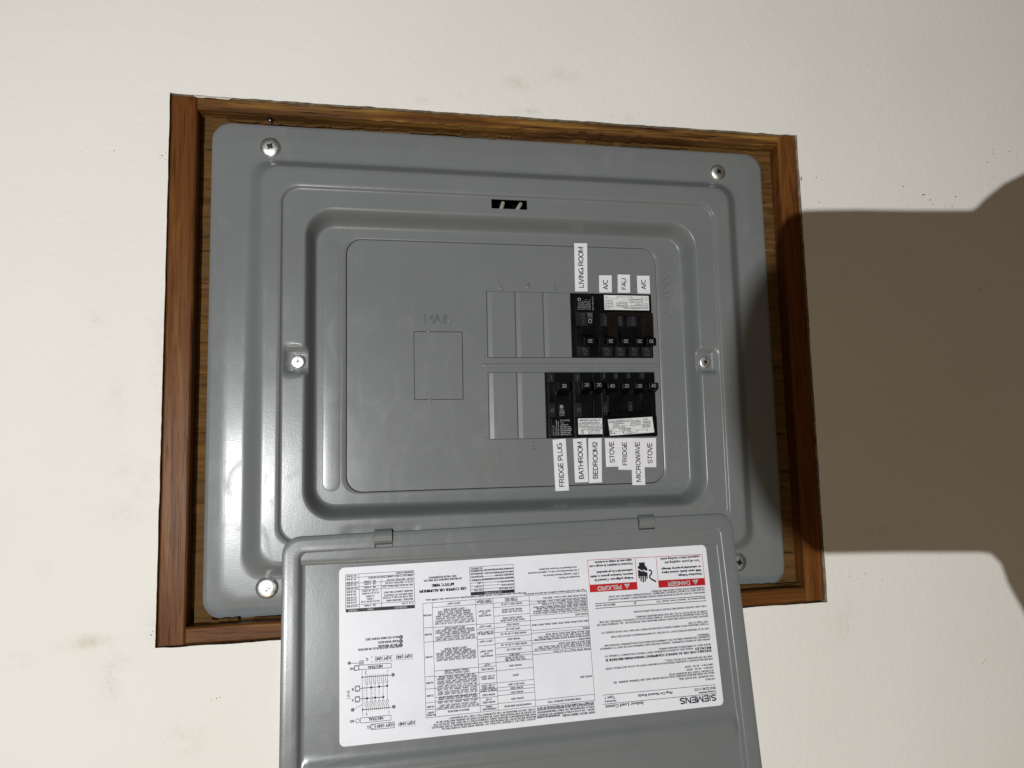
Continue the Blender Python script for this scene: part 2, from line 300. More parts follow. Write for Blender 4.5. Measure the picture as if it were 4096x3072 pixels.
STICKER_LINES=[(5.5,9.6,105.0,10.4,0.35),(5.3,16.5,104.6,17.3,0.35),(5.3,84.2,104.8,85.0,0.5),(5.3,88.1,104.7,88.8,0.5),(240.2,20.0,247.7,20.0,0.3),(240.2,24.9,247.7,24.9,0.3),(240.2,34.9,247.7,34.9,0.3),(240.2,43.9,247.7,43.9,0.3),(240.2,69.7,247.7,69.7,0.3),(240.2,80.5,247.7,80.5,0.3),(205.1,19.0,240.2,19.0,0.3),(205.1,25.0,240.2,25.0,0.3),(205.1,27.9,240.2,27.9,0.3),(205.1,34.7,240.2,34.7,0.3),(205.1,43.5,240.2,43.5,0.3),(205.1,47.6,240.2,47.6,0.3),(205.1,69.6,240.2,69.6,0.3),(205.1,80.2,240.2,80.2,0.3),(205.1,95.5,240.2,95.5,0.3),(190.8,18.7,205.1,18.7,0.3),(190.8,24.5,205.1,24.5,0.3),(190.8,28.8,205.1,28.8,0.3),(190.8,30.6,205.1,30.6,0.3),(190.8,34.8,205.1,34.8,0.3),(190.8,43.4,205.1,43.4,0.3),(190.8,47.3,205.1,47.3,0.3),(190.8,49.7,205.1,49.7,0.3),(190.8,63.4,205.1,63.4,0.3),(190.8,68.3,205.1,68.3,0.3),(190.8,75.9,205.1,75.9,0.3),(190.8,79.8,205.1,79.8,0.3),(190.8,95.2,205.1,95.2,0.3),(160.6,19.1,190.8,19.1,0.3),(160.6,24.9,190.8,24.9,0.3),(160.6,28.3,190.8,28.3,0.3),(160.6,30.7,190.8,30.7,0.3),(160.6,34.4,190.8,34.4,0.3),(160.6,43.5,190.8,43.5,0.3),(160.6,49.8,190.8,49.8,0.3),(160.6,53.8,190.8,53.8,0.3),(160.6,55.6,190.8,55.6,0.3),(160.6,60.6,190.8,60.6,0.3),(160.6,64.1,190.8,64.1,0.3),(160.6,68.7,190.8,68.7,0.3),(160.6,72.5,190.8,72.5,0.3),(160.6,76.2,190.8,76.2,0.3),(160.6,79.6,190.8,79.6,0.3),(160.6,85.2,190.8,85.2,0.3),(160.6,91.9,190.8,91.9,0.3),(160.6,95.3,190.8,95.3,0.3),(111.3,53.1,160.6,53.1,0.3),(111.3,55.5,160.6,55.5,0.3),(111.3,61.8,160.6,61.8,0.3),(111.3,63.7,160.6,63.7,0.3),(111.3,69.6,160.6,69.6,0.3),(111.3,71.7,160.6,71.7,0.3),(111.3,79.6,160.6,79.6,0.3),(111.3,83.2,160.6,83.2,0.3),(111.3,92.3,160.6,92.3,0.3),(111.3,94.6,160.6,94.6,0.3),(111.3,18.7,160.6,18.7,0.3),(111.3,14.1,111.3,99.3,0.3),(160.6,14.1,160.6,99.3,0.3),(190.8,14.1,190.8,99.3,0.3),(205.1,14.1,205.1,99.3,0.3),(240.2,14.1,240.2,99.3,0.3),(247.7,14.1,247.7,99.3,0.3),(111.3,14.1,247.7,14.1,0.3),(111.3,99.3,247.7,99.3,0.3),(254.2,125.3,308.0,125.5,0.3),(254.2,122.7,307.9,122.9,0.3),(254.1,118.2,307.9,118.4,0.3),(254.1,114.8,307.9,115.7,0.3),(254.1,112.4,307.9,113.5,0.3),(254.1,101.6,307.9,102.2,0.3),(254.2,125.3,254.1,98.7,0.3),(308.0,125.5,308.0,99.3,0.3),(297.7,125.5,297.4,99.2,0.3),(280.4,120.0,280.2,98.9,0.3),(172.4,125.0,208.9,124.9,0.3),(172.5,121.9,209.0,122.0,0.3),(172.5,119.4,209.0,119.6,0.3),(172.5,116.8,209.0,117.0,0.3),(172.5,114.3,209.0,114.6,0.3),(172.5,112.0,208.9,112.3,0.3),(172.5,109.5,208.9,109.9,0.3),(172.4,107.1,208.8,107.4,0.3),(172.4,125.0,172.3,104.9,0.3),(208.9,124.9,208.9,105.2,0.3),(198.4,125.0,198.3,105.2,0.3),(256.6,61.8,258.0,61.8,0.3),(259.0,61.8,260.4,61.9,0.3),(261.4,61.9,262.8,61.9,0.3),(263.8,61.9,265.2,61.9,0.3),(266.2,62.0,267.6,62.0,0.3),(268.6,62.0,270.0,62.0,0.3),(256.6,58.2,258.1,58.2,0.3),(259.0,58.2,260.5,58.2,0.3),(261.4,58.3,262.9,58.3,0.3),(263.8,58.3,265.2,58.3,0.3),(266.2,58.3,267.6,58.4,0.3),(268.6,58.4,270.0,58.4,0.3),(272.4,62.0,274.2,62.1,0.3),(275.4,62.1,277.2,62.1,0.3),(278.4,62.1,280.2,62.1,0.3),(281.4,62.1,283.2,62.1,0.3),(284.4,62.1,286.1,62.1,0.3),(287.3,62.1,289.1,62.1,0.3),(272.4,58.3,274.2,58.4,0.3),(275.4,58.4,277.2,58.4,0.3),(278.4,58.4,280.2,58.4,0.3),(281.4,58.4,283.2,58.4,0.3),(284.4,58.4,286.2,58.5,0.3),(287.4,58.5,289.1,58.5,0.3),(273.6,56.4,273.5,53.1,0.35),(273.5,53.1,298.1,53.6,0.35),(298.1,53.6,298.2,56.9,0.35),(298.2,56.9,273.6,56.4,0.35),(298.2,56.9,298.1,53.5,0.35),(298.1,53.5,301.5,53.2,0.35),(301.5,53.2,301.7,56.8,0.35),(301.7,56.8,298.2,56.9,0.35),(294.7,60.0,294.6,56.8,0.35),(294.6,56.8,297.8,56.9,0.35),(297.8,56.9,297.9,60.0,0.35),(297.9,60.0,294.7,60.0,0.35),(297.2,57.7,295.3,59.1,0.3),(304.4,59.0,298.4,58.4,0.35),(274.5,18.8,274.4,15.2,0.35),(274.4,15.2,297.2,15.3,0.35),(297.2,15.3,297.5,18.8,0.35),(297.5,18.8,274.5,18.8,0.35),(295.9,53.2,295.6,19.4,0.25),(295.8,48.0,274.3,47.6,0.5),(295.7,24.6,274.2,24.3,0.5),(297.7,40.0,276.9,40.0,0.45),(297.8,32.5,279.9,32.2,0.45),(297.8,42.0,297.7,38.1,0.4),(297.7,38.1,301.1,38.1,0.4),(301.1,38.1,301.2,42.1,0.4),(301.2,42.1,297.8,42.0,0.4),(297.9,34.3,297.8,30.5,0.4),(297.8,30.5,301.2,30.4,0.4),(301.2,30.4,301.3,34.4,0.4),(301.3,34.4,297.9,34.3,0.4),(292.4,42.5,292.4,30.0,0.25),(293.1,42.6,293.1,43.5,0.3),(293.7,44.7,293.1,43.5,0.3),(293.7,44.7,293.5,46.4,0.3),(293.6,46.5,293.1,49.5,0.25),(293.0,30.0,293.0,29.1,0.3),(293.0,29.1,293.7,27.8,0.3),(293.7,27.8,293.0,26.4,0.3),(293.0,26.4,292.9,23.4,0.25),(291.7,42.5,291.7,43.4,0.3),(292.3,44.6,291.7,43.4,0.3),(292.3,44.6,292.0,46.3,0.3),(292.1,46.3,291.7,49.4,0.25),(291.6,29.9,291.6,29.0,0.3),(291.6,29.0,292.2,27.7,0.3),(292.2,27.7,291.5,26.3,0.3),(291.5,26.3,291.5,23.3,0.25),(293.1,42.6,291.7,42.5,0.3),(293.1,30.0,291.7,30.0,0.3),(289.3,42.5,289.3,30.0,0.25),(290.0,42.6,290.0,43.5,0.3),(290.6,44.7,290.0,43.5,0.3),(290.6,44.7,290.4,46.4,0.3),(290.5,46.4,290.0,49.5,0.25),(289.9,30.0,290.0,29.1,0.3),(290.0,29.1,290.6,27.8,0.3),(290.6,27.8,289.9,26.4,0.3),(289.9,26.4,289.9,23.4,0.25),(288.6,42.5,288.6,43.4,0.3),(289.2,44.6,288.6,43.4,0.3),(289.2,44.6,288.9,46.3,0.3),(289.0,46.3,288.6,49.4,0.25),(288.5,29.9,288.5,28.9,0.3),(288.5,28.9,289.2,27.7,0.3),(289.2,27.7,288.5,26.3,0.3),(288.5,26.3,288.4,23.3,0.25),(290.0,42.6,288.6,42.5,0.3),(290.0,30.0,288.6,30.0,0.3),(286.2,42.5,286.2,29.9,0.25),(287.0,42.6,286.9,43.5,0.3),(287.5,44.7,286.9,43.5,0.3),(287.5,44.7,287.3,46.4,0.3),(287.4,46.4,286.9,49.5,0.25),(286.9,30.0,286.9,29.0,0.3),(286.9,29.0,287.5,27.8,0.3),(287.5,27.8,286.8,26.4,0.3),(286.8,26.4,286.8,23.4,0.25),(285.5,42.4,285.5,43.4,0.3),(286.1,44.6,285.5,43.4,0.3),(286.1,44.6,285.9,46.3,0.3),(285.9,46.3,285.5,49.4,0.25),(285.4,29.9,285.5,28.9,0.3),(285.5,28.9,286.1,27.6,0.3),(286.1,27.6,285.4,26.3,0.3),(285.4,26.3,285.4,23.2,0.25),(287.0,42.6,285.5,42.5,0.3),(287.0,30.0,285.5,29.9,0.3),(283.1,42.5,283.2,29.9,0.25),(283.9,42.6,283.8,43.5,0.3),(284.4,44.7,283.8,43.5,0.3),(284.4,44.7,284.2,46.4,0.3),(284.3,46.4,283.8,49.5,0.25),(283.8,30.0,283.8,29.0,0.3),(283.8,29.0,284.5,27.8,0.3),(284.5,27.8,283.8,26.4,0.3),(283.8,26.4,283.7,23.3,0.25),(282.4,42.4,282.4,43.4,0.3),(283.0,44.6,282.4,43.4,0.3),(283.0,44.6,282.8,46.3,0.3),(282.8,46.3,282.4,49.3,0.25),(282.4,29.8,282.4,28.9,0.3),(282.4,28.9,283.0,27.6,0.3),(283.0,27.6,282.3,26.2,0.3),(282.3,26.2,282.3,23.2,0.25),(283.9,42.6,282.4,42.5,0.3),(283.9,30.0,282.4,29.9,0.3),(280.0,42.5,280.1,29.9,0.25),(280.8,42.6,280.7,43.5,0.3),(281.3,44.7,280.7,43.5,0.3),(281.3,44.7,281.1,46.4,0.3),(281.2,46.4,280.7,49.5,0.25),(280.7,29.9,280.7,29.0,0.3),(280.7,29.0,281.4,27.7,0.3),(281.4,27.7,280.7,26.3,0.3),(280.7,26.3,280.7,23.3,0.25),(279.3,42.4,279.3,43.4,0.3),(279.9,44.6,279.3,43.4,0.3),(279.9,44.6,279.7,46.3,0.3),(279.7,46.3,279.3,49.3,0.25),(279.3,29.8,279.3,28.9,0.3),(279.3,28.9,280.0,27.6,0.3),(280.0,27.6,279.3,26.2,0.3),(279.3,26.2,279.2,23.2,0.25),(280.8,42.6,279.3,42.5,0.3),(280.8,30.0,279.4,29.9,0.3),(276.9,42.5,277.0,29.9,0.25),(277.7,42.5,277.6,43.5,0.3),(278.2,44.7,277.6,43.5,0.3),(278.2,44.7,278.0,46.4,0.3),(278.1,46.4,277.6,49.5,0.25),(277.6,29.9,277.6,29.0,0.3),(277.6,29.0,278.3,27.7,0.3),(278.3,27.7,277.6,26.3,0.3),(277.6,26.3,277.6,23.3,0.25),(276.2,42.4,276.2,43.4,0.3),(276.8,44.6,276.2,43.4,0.3),(276.8,44.6,276.5,46.3,0.3),(276.6,46.3,276.2,49.3,0.25),(276.2,29.8,276.2,28.8,0.3),(276.2,28.8,276.9,27.6,0.3),(276.9,27.6,276.2,26.2,0.3),(276.2,26.2,276.1,23.1,0.25),(277.7,42.5,276.2,42.5,0.3),(277.7,29.9,276.3,29.9,0.3),(294.3,41.0,294.3,39.8,0.25),(288.1,40.8,288.0,39.6,0.25),(294.4,38.7,294.3,37.6,0.25),(288.1,38.5,288.0,37.4,0.25),(294.4,36.4,294.3,35.3,0.25),(288.1,36.2,288.1,35.1,0.25),(294.4,34.1,294.4,33.0,0.25),(288.1,33.9,288.1,32.8,0.25),(294.4,31.9,294.4,30.7,0.25),(288.2,31.7,288.1,30.5,0.25),(294.4,29.6,294.4,28.5,0.25),(288.2,29.4,288.1,28.3,0.25),(302.2,25.6,296.2,28.3,0.3),(271.9,13.7,271.8,9.6,0.35),(271.8,9.6,289.9,9.9,0.35),(289.9,9.9,290.0,13.7,0.35),(290.0,13.7,271.9,13.7,0.35),(286.3,13.6,286.1,9.8,0.3),(255.7,13.0,256.7,13.1,0.3),(256.1,9.6,256.9,9.6,0.3),(258.0,13.0,258.9,13.1,0.3),(258.3,9.6,259.1,9.7,0.3),(260.2,13.1,261.1,13.1,0.3),(260.5,9.6,261.3,9.7,0.3),(262.4,13.1,263.3,13.1,0.3),(262.7,9.7,263.5,9.7,0.3),(264.6,13.1,265.5,13.1,0.3),(264.9,9.7,265.7,9.7,0.3),(266.8,13.1,267.7,13.1,0.3),(267.1,9.7,267.9,9.7,0.3),(4.4,122.9,108.3,124.4,-0.4),(4.4,122.9,4.6,97.1,-0.4),(108.3,124.4,108.3,104.3,-0.4),(47.0,123.2,47.1,103.8,-0.4),(66.0,123.8,66.3,103.9,-0.4),(54.9,112.7,53.7,112.9,1.3),(53.7,112.9,52.4,112.1,1.3),(52.4,112.1,52.2,110.4,1.3),(52.2,110.4,53.5,108.9,1.3),(53.5,108.9,54.6,107.6,1.3),(54.6,107.6,54.1,106.0,1.3),(54.1,106.0,52.0,104.7,1.3),(52.0,104.7,49.0,102.9,1.3)]
STICKER_POLYS=[([(308.0,99.3),(254.1,98.7),(254.1,96.1),(308.0,96.8)],'k'),([(208.9,105.2),(172.4,105.1),(172.4,102.5),(208.9,102.6)],'k'),([(4.5,103.1),(4.6,97.1),(47.3,97.8),(47.1,103.8)],'r'),([(66.3,103.9),(66.2,97.7),(108.4,98.2),(108.3,104.3)],'r'),([(16.2,102.1),(10.4,102.2),(13.4,98.1)],'w'),([(77.9,102.9),(72.7,102.9),(75.5,98.9)],'w'),([(63.1,119.6),(57.6,119.6),(57.8,117.2),(56.4,115.5),(55.7,114.1),(56.2,112.1),(59.8,113.9),(59.4,112.1),(64.3,114.9),(64.6,115.7),(62.9,117.5)],'k'),([(64.4,113.8),(59.8,111.7),(60.2,112.7),(56.0,110.8),(56.3,108.1),(64.7,108.5)],'k'),([(64.4,109.1),(63.1,109.0),(63.5,106.4),(64.5,106.4)],'k'),([(62.7,109.0),(61.3,108.9),(61.9,104.1),(63.0,104.0)],'k'),([(60.8,108.9),(59.4,108.8),(60.0,103.1),(61.2,103.0)],'k'),([(58.9,108.8),(57.6,108.7),(58.2,103.6),(59.2,103.5)],'k'),([(57.4,109.1),(56.1,109.0),(56.5,105.8),(57.5,105.7)],'k')]
STICKER_DISCS=[(265.6,75.1,1.5,1.0),(265.7,72.0,1.5,1.0),(265.8,69.0,1.5,1.0),(299.9,55.0,1.8,0.0),(296.3,58.4,1.1,0.0),(305.5,59.1,1.2,1.0),(299.5,17.1,1.6,0.0),(295.8,47.9,0.65,1.0),(295.7,24.6,0.65,1.0),(272.3,47.7,1.3,1.0),(272.2,24.5,1.3,1.0),(289.2,40.0,0.85,1.0),(283.1,40.0,0.85,1.0),(276.9,40.1,0.85,1.0),(292.3,32.4,0.85,1.0),(286.2,32.4,0.85,1.0),(280.0,32.3,0.85,1.0),(299.4,40.1,1.8,0.0),(299.5,32.4,1.8,0.0),(303.2,25.2,1.3,1.0),(288.1,11.8,1.6,0.0)]
STAINS= [(9.3, 248.7, 11.5, 5.1, 'b'), (-195.2, 227.8, 6.4, 5.6, 'g'), (-115.9, 209.2, 6.4, 2.1, 'b'), (19.1, 222.7, 15.4, 2.1, 'b'), (102.7, 222.6, 11.5, 2.6, 'b'), (-75.6, 226.1, 5.1, 2.6, 'b'), (-311.1, -33.6, 7.7, 17.9, 'g'), (-327.8, 30.8, 5.1, 6.4, 'g'), (-325.6, -209.7, 15.4, 4.6, 'b'), (-307.7, -242.3, 9.0, 17.9, 'g'), (-304.8, -84.2, 11.5, 10.3, 'g'), (-292.3, -94.6, 10.3, 15.4, 'g'), (-301.1, -117.3, 11.5, 7.7, 'g'), (-355.9, -155.5, 5.6, 4.6, 'g'), (-256.7, -286.2, 15.4, 12.8, 'g'), (-279.0, -197.1, 7.7, 15.4, 'g'), (-369.8, -219.4, 10.3, 6.4, 'g'), (-304.1, -224.3, 15.4, 15.4, 'g'), (-280.4, -2.5, 6.4, 51.3, 'g'), (347.7, -159.4, 41.0, 15.4, 'g'), (295.6, -234.3, 15.4, 17.9, 'g'), (49.9, 259.0, 20.5, 7.7, 'g'), (-40.9, 233.3, 10.3, 6.4, 'g'), (395.2, 105.9, 12.8, 7.7, 'g')]
CHIPS= [(390.8, 171.6, 4.3, 1.1), (412.8, 164.5, 5.4, 1.4), (419.7, 159.5, 1.6, 2.2), (422.1, 155.3, 1.1, 1.6), (444.1, 154.2, 1.6, 1.1), (436.2, 154.4, 1.1, 1.1), (449.1, 164.4, 1.9, 1.4), (497.2, 211.3, 1.4, 1.4), (489.8, 202.0, 1.9, 1.6), (516.9, 214.6, 1.4, 1.4), (497.9, 215.3, 0.5, 2.2), (298.4, 151.8, 2.2, 1.1), (303.7, 149.6, 1.1, 0.8), (297.2, 175.9, 1.6, 1.1), (315.2, 81.6, 1.4, 1.1), (468.4, 71.6, 1.6, 1.1), (475.5, 74.5, 1.4, 1.1), (387.0, 118.8, 1.4, 0.8), (281.0, 174.1, 1.4, 4.9), (303.3, -196.6, 1.1, 0.8), (318.9, -195.0, 0.8, 0.8), (311.0, -198.4, 0.8, 0.8), (336.0, -201.7, 0.8, 0.8), (-318.5, 166.2, 1.1, 0.8), (-283.0, 164.2, 2.2, 0.8), (-284.6, 162.2, 1.1, 0.8), (-280.4, 166.6, 0.8, 0.8), (-278.7, 204.2, 1.1, 0.5), (-234.5, -257.3, 1.1, 0.8), (-238.2, -258.2, 0.8, 0.8), (-232.0, -257.0, 0.8, 0.8), (433.9, -282.0, 0.8, 1.1), (437.4, -279.5, 0.5, 1.4), (495.8, 186.9, 1.4, 0.8), (-280.8, 160.8, 1.1, 0.5), (-341.7, 163.9, 0.8, 0.5), (336.9, 158.3, 1.1, 0.8), (-278.6, -211.7, 1.1, 1.1), (-281.3, -207.9, 1.1, 1.4), (-280.2, -205.2, 0.8, 1.1)]
# ------------------------------------------------------------------ materials
def mat(name):
    m = bpy.data.materials.new(name); m.use_nodes = True
    nt = m.node_tree; b = nt.nodes['Principled BSDF']
    return m, nt, b
def N(nt, t, **kw):
    n = nt.nodes.new(t)
    for k, v in kw.items():
        if k in n.inputs: n.inputs[k].default_value = v
        else: setattr(n, k, v)
    return n
def LK(nt, a, b): nt.links.new(a, b)
def noise_node(nt, scale, detail=3, rough=.55, vec=None, dist=0.0):
    n = N(nt, 'ShaderNodeTexNoise'); n.inputs['Scale'].default_value = scale
    n.inputs['Detail'].default_value = detail; n.inputs['Roughness'].default_value = rough
    n.inputs['Distortion'].default_value = dist
    if vec is not None: LK(nt, vec, n.inputs['Vector'])
    return n
def ramp(nt, fac, stops):
    r = N(nt, 'ShaderNodeValToRGB'); e = r.color_ramp.elements
    while len(e) < len(stops): e.new(0.5)
    for i, (p, c) in enumerate(stops):
        e[i].position = p; e[i].color = (c[0], c[1], c[2], 1) if hasattr(c, '__len__') else (c, c, c, 1)
    LK(nt, fac, r.inputs['Fac']); return r
def mixc(nt, fac, a, b, mode='MIX'):
    m = N(nt, 'ShaderNodeMix', data_type='RGBA', blend_type=mode)
    for s, v in ((m.inputs[0], fac), (m.inputs[6], a), (m.inputs[7], b)):
        if hasattr(v, 'links'): LK(nt, v, s)
        elif hasattr(v, '__len__'): s.default_value = (v[0], v[1], v[2], 1)
        else: s.default_value = v
    return m.outputs[2]
def math_(nt, op, a, b=0.0):
    m = N(nt, 'ShaderNodeMath', operation=op)
    for s, v in ((m.inputs[0], a), (m.inputs[1], b)):
        if hasattr(v, 'links'): LK(nt, v, s)
        else: s.default_value = v
    return m.outputs[0]
def bump(nt, b, h, strength, dist, prev=None):
    n = N(nt, 'ShaderNodeBump'); n.inputs['Strength'].default_value = strength; n.inputs['Distance'].default_value = dist
    LK(nt, h, n.inputs['Height'])
    if prev is not None: LK(nt, prev, n.inputs['Normal'])
    LK(nt, n.outputs[0], b.inputs['Normal']); return n.outputs[0]
def objco(nt): return N(nt, 'ShaderNodeTexCoord').outputs['Object']
def mapping(nt, vec, scale):
    m = N(nt, 'ShaderNodeMapping'); m.inputs['Scale'].default_value = scale; LK(nt, vec, m.inputs['Vector']); return m.outputs[0]

def make_plaster():
    m, nt, b = mat("painted_plaster"); co = objco(nt)
    at = N(nt, 'ShaderNodeAttribute', attribute_name='stain'); sep = N(nt, 'ShaderNodeSeparateColor'); LK(nt, at.outputs['Color'], sep.inputs[0])
    big = noise_node(nt, 5, 3, .5, co)
    base = ramp(nt, big.outputs['Fac'], [(.3, (.745, .722, .675)), (.7, (.775, .755, .712))]).outputs[0]
    sp = noise_node(nt, 420, 2, .6, co); speck = ramp(nt, sp.outputs['Fac'], [(.46, 0), (.60, 1)]).outputs[0]
    pt = noise_node(nt, 90, 4, .6, co); patch = ramp(nt, pt.outputs['Fac'], [(.36, 0), (.66, 1)]).outputs[0]
    gm = math_(nt, 'MULTIPLY', math_(nt, 'MULTIPLY', sep.outputs[0], patch), math_(nt, 'ADD', math_(nt, 'MULTIPLY', speck, .5), .3))
    c1 = mixc(nt, math_(nt, 'MULTIPLY', gm, .45), base, (.47, .45, .39))
    bm_ = math_(nt, 'MULTIPLY', math_(nt, 'MULTIPLY', sep.outputs[1], patch), .42)
    c2 = mixc(nt, bm_, c1, (.36, .25, .14))
    LK(nt, c2, b.inputs['Base Color']); b.inputs['Roughness'].default_value = .62; b.inputs['Specular IOR Level'].default_value = .3
    op = noise_node(nt, 230, 3, .5, co); op2 = noise_node(nt, 60, 2, .5, co)
    str_ = math_(nt, 'ADD', math_(nt, 'MULTIPLY', op.outputs['Fac'], 1.0), math_(nt, 'MULTIPLY', op2.outputs['Fac'], .7))
    bump(nt, b, str_, .24, .0014)
    return m
def make_wood(name, axis, cols, pore=.6, gloss=.38):
    """axis: 0 grain runs along X, 2 along Z"""
    m, nt, b = mat(name); co = objco(nt)
    sc = [1, 1, 1]; sc[axis] = .045
    v = mapping(nt, co, sc)
    warp = noise_node(nt, 9, 2, .5, co)
    va = N(nt, 'ShaderNodeVectorMath', operation='MULTIPLY_ADD'); LK(nt, warp.outputs['Color'], va.inputs[0]); va.inputs[1].default_value = (.006, .006, .006); LK(nt, v, va.inputs[2])
    v = va.outputs[0]
    g = noise_node(nt, 170, 4, .6, v, .4)
    c = ramp(nt, g.outputs['Fac'], [(.28, cols[0]), (.5, cols[1]), (.72, cols[2])]).outputs[0]
    big = noise_node(nt, 6, 2, .5, co)
    c = mixc(nt, ramp(nt, big.outputs['Fac'], [(.35, 0), (.65, .75)]).outputs[0], c, cols[3])
    sc2 = [1, 1, 1]; sc2[axis] = .035
    v2 = mapping(nt, co, sc2)
    p = noise_node(nt, 800, 2, .5, v2)
    pm = ramp(nt, p.outputs['Fac'], [(.56, 0), (.66, 1)]).outputs[0]
    lo = noise_node(nt, 12, 2, .5, co)
    pm = math_(nt, 'MULTIPLY', pm, ramp(nt, lo.outputs['Fac'], [(.32, .15), (.6, pore)]).outputs[0])
    c = mixc(nt, pm, c, (.018, .007, .004))
    LK(nt, c, b.inputs['Base Color'])
    b.inputs['Roughness'].default_value = gloss; b.inputs['Specular IOR Level'].default_value = .09
    bump(nt, b, math_(nt, 'SUBTRACT', g.outputs['Fac'], pm), .35, .0006)
    return m
def make_ply():
    m, nt, b = mat("weathered_plywood"); co = objco(nt)
    v = mapping(nt, co, (.07, 1, 1))
    g = noise_node(nt, 260, 4, .6, v, .3)
    c = ramp(nt, g.outputs['Fac'], [(.3, (.028, .012, .004)), (.5, (.105, .050, .013)), (.75, (.19, .10, .028))]).outputs[0]
    big = noise_node(nt, 22, 3, .6, mapping(nt, co, (.6, 1, 1.3)))
    c = mixc(nt, ramp(nt, big.outputs['Fac'], [(.35, 0), (.65, .8)]).outputs[0], c, (.085, .048, .017))
    cr = noise_node(nt, 240, 2, .5, mapping(nt, co, (.12, 1, 1)))
    cm = ramp(nt, cr.outputs['Fac'], [(.66, 0), (.73, .9)]).outputs[0]
    c = mixc(nt, cm, c, (.02, .012, .006))
    LK(nt, c, b.inputs['Base Color']); b.inputs['Roughness'].default_value = .8; b.inputs['Specular IOR Level'].default_value = .12
    bump(nt, b, math_(nt, 'SUBTRACT', g.outputs['Fac'], cm), .6, .001)
    return m
def make_enamel():
    m, nt, b = mat("grey_enamel"); co = objco(nt)
    big = noise_node(nt, 14, 3, .55, co)
    c = ramp(nt, big.outputs['Fac'], [(.3, (.160, .170, .173)), (.7, (.171, .181, .183))]).outputs[0]
    sm = noise_node(nt, 30, 4, .6, mapping(nt, co, (1, 1, .5)), .6)
    smu = ramp(nt, sm.outputs['Fac'], [(.62, 0), (.80, .28)]).outputs[0]
    c = mixc(nt, smu, c, (.13, .13, .125))
    dn = noise_node(nt, 19, 5, .65, mapping(nt, co, (1.1, 1, .8)), .9)
    c = mixc(nt, ramp(nt, dn.outputs['Fac'], [(.60, 0), (.76, .30)]).outputs[0], c, (.25, .26, .262))
    LK(nt, c, b.inputs['Base Color'])
    rr = noise_node(nt, 34, 4, .65, mapping(nt, co, (1.2, 1, .7)), 1.2)
    ro = ramp(nt, rr.outputs['Fac'], [(.36, .25), (.54, .28), (.72, .36)]).outputs[0]
    LK(nt, ro, b.inputs['Roughness']); b.inputs['Specular IOR Level'].default_value = .43
    f = noise_node(nt, 850, 2, .5, co); w = noise_node(nt, 45, 2, .5, co)
    n1 = bump(nt, b, f.outputs['Fac'], .09, .0003)
    bump(nt, b, w.outputs['Fac'], .05, .0010, n1)
    return m
def simple(name, col, rough, metal=0.0, spec=.5, var=.12, scale=60, bmp=.0, bscale=900):
    m, nt, b = mat(name); co = objco(nt)
    n = noise_node(nt, scale, 3, .55, co)
    lo = [max(0, x * (1 - var)) for x in col]; hi = [min(1, x * (1 + var)) for x in col]
    LK(nt, ramp(nt, n.outputs['Fac'], [(.3, lo), (.7, hi)]).outputs[0], b.inputs['Base Color'])
    LK(nt, ramp(nt, n.outputs['Fac'], [(.3, max(.03, rough - .05)), (.7, rough + .05)]).outputs[0], b.inputs['Roughness'])
    b.inputs['Metallic'].default_value = metal; b.inputs['Specular IOR Level'].default_value = spec
    if bmp: bump(nt, b, noise_node(nt, bscale, 2, .5, co).outputs['Fac'], bmp, .0004)
    return m
M_PLASTER = make_plaster()
M_WOODV = make_wood("stained_wood_upright", 2, [(.072, .025, .007), (.125, .046, .012), (.205, .090, .024), (.105, .034, .009)])
M_WOODTOP = make_wood("weathered_wood_level", 0, [(.045, .020, .008), (.16, .068, .016), (.42, .24, .055), (.095, .045, .020)], .9)
M_WOODH = make_wood("stained_wood_level", 0, [(.070, .025, .007), (.125, .048, .012), (.21, .095, .025), (.10, .035, .009)])
M_PLY = make_ply()
M_GREY = make_enamel()
M_ZINC = simple("zinc_plated_steel", (.80, .81, .80), .42, 1.0, .5, .08, 200, .05)
M_SLOT = simple("slot_shadow_steel", (.16, .16, .17), .3, 1.0)
M_BLACK = simple("black_moulded_plastic", (.0042, .0042, .0048), .27, 0, .20, .2, 90, .15, 1500)
M_BLACK2 = simple("matt_black_plastic", (.003, .003, .0033), .30, 0, .16, .2, 90)
M_BROWN = simple("warm_reflection_plastic", (.009, .0062, .0045), .32, 0, .2, .2, 90)  # brown tint paints a warm reflection onto the upper handle tie
M_WINDOW = simple("smoked_indicator_plastic", (.016, .017, .021), .24, 0, .4, .2, 150)
M_PAPER = simple("white_label_tape", (.72, .72, .75), .45, 0, .4, .03, 80)
M_STICKER = simple("white_vinyl_sticker", (.77, .775, .83), .38, 0, .35, .03, 40, .04, 500)
M_BLABEL = simple("breaker_sticker_white", (.66, .67, .68), .45, 0, .4, .08, 120)
M_INK = simple("black_print", (.012, .012, .02), .5, 0, .3)
M_TAPEINK = simple("label_tape_ink", (.010, .010, .022), .45, 0, .3)
M_RED = simple("red_print", (.46, .012, .018), .45, 0, .35, .08)
M_WPRINT = simple("white_print", (.50, .51, .52), .5, 0, .3)
M_HPRINT = simple("handle_number_print", (.33, .335, .33), .5, 0, .3)
M_CABLE = simple("grey_beige_cable_sheath", (.36, .345, .29), .5, 0, .4)
M_COPPER = simple("bare_copper", (.75, .30, .18), .3, 1.0)
M_BOXIN = simple("hollow_shade_black", (.02, .02, .02), .6)  # black stands for the shade inside the enclosure and hinge slots
M_CHIP = simple("bare_plaster_chip", (.20, .13, .075), .8, 0, .2, .4, 400)
M_RAW = simple("raw_plaster_gap_shade", (.34, .29, .22), .85, 0, .1, .5, 160)  # cut plaster, darkened to paint in the shaded gap around the frame
M_FLAKE = simple("torn_paint_edge", (.50, .47, .41), .7, 0, .2, .25, 200)

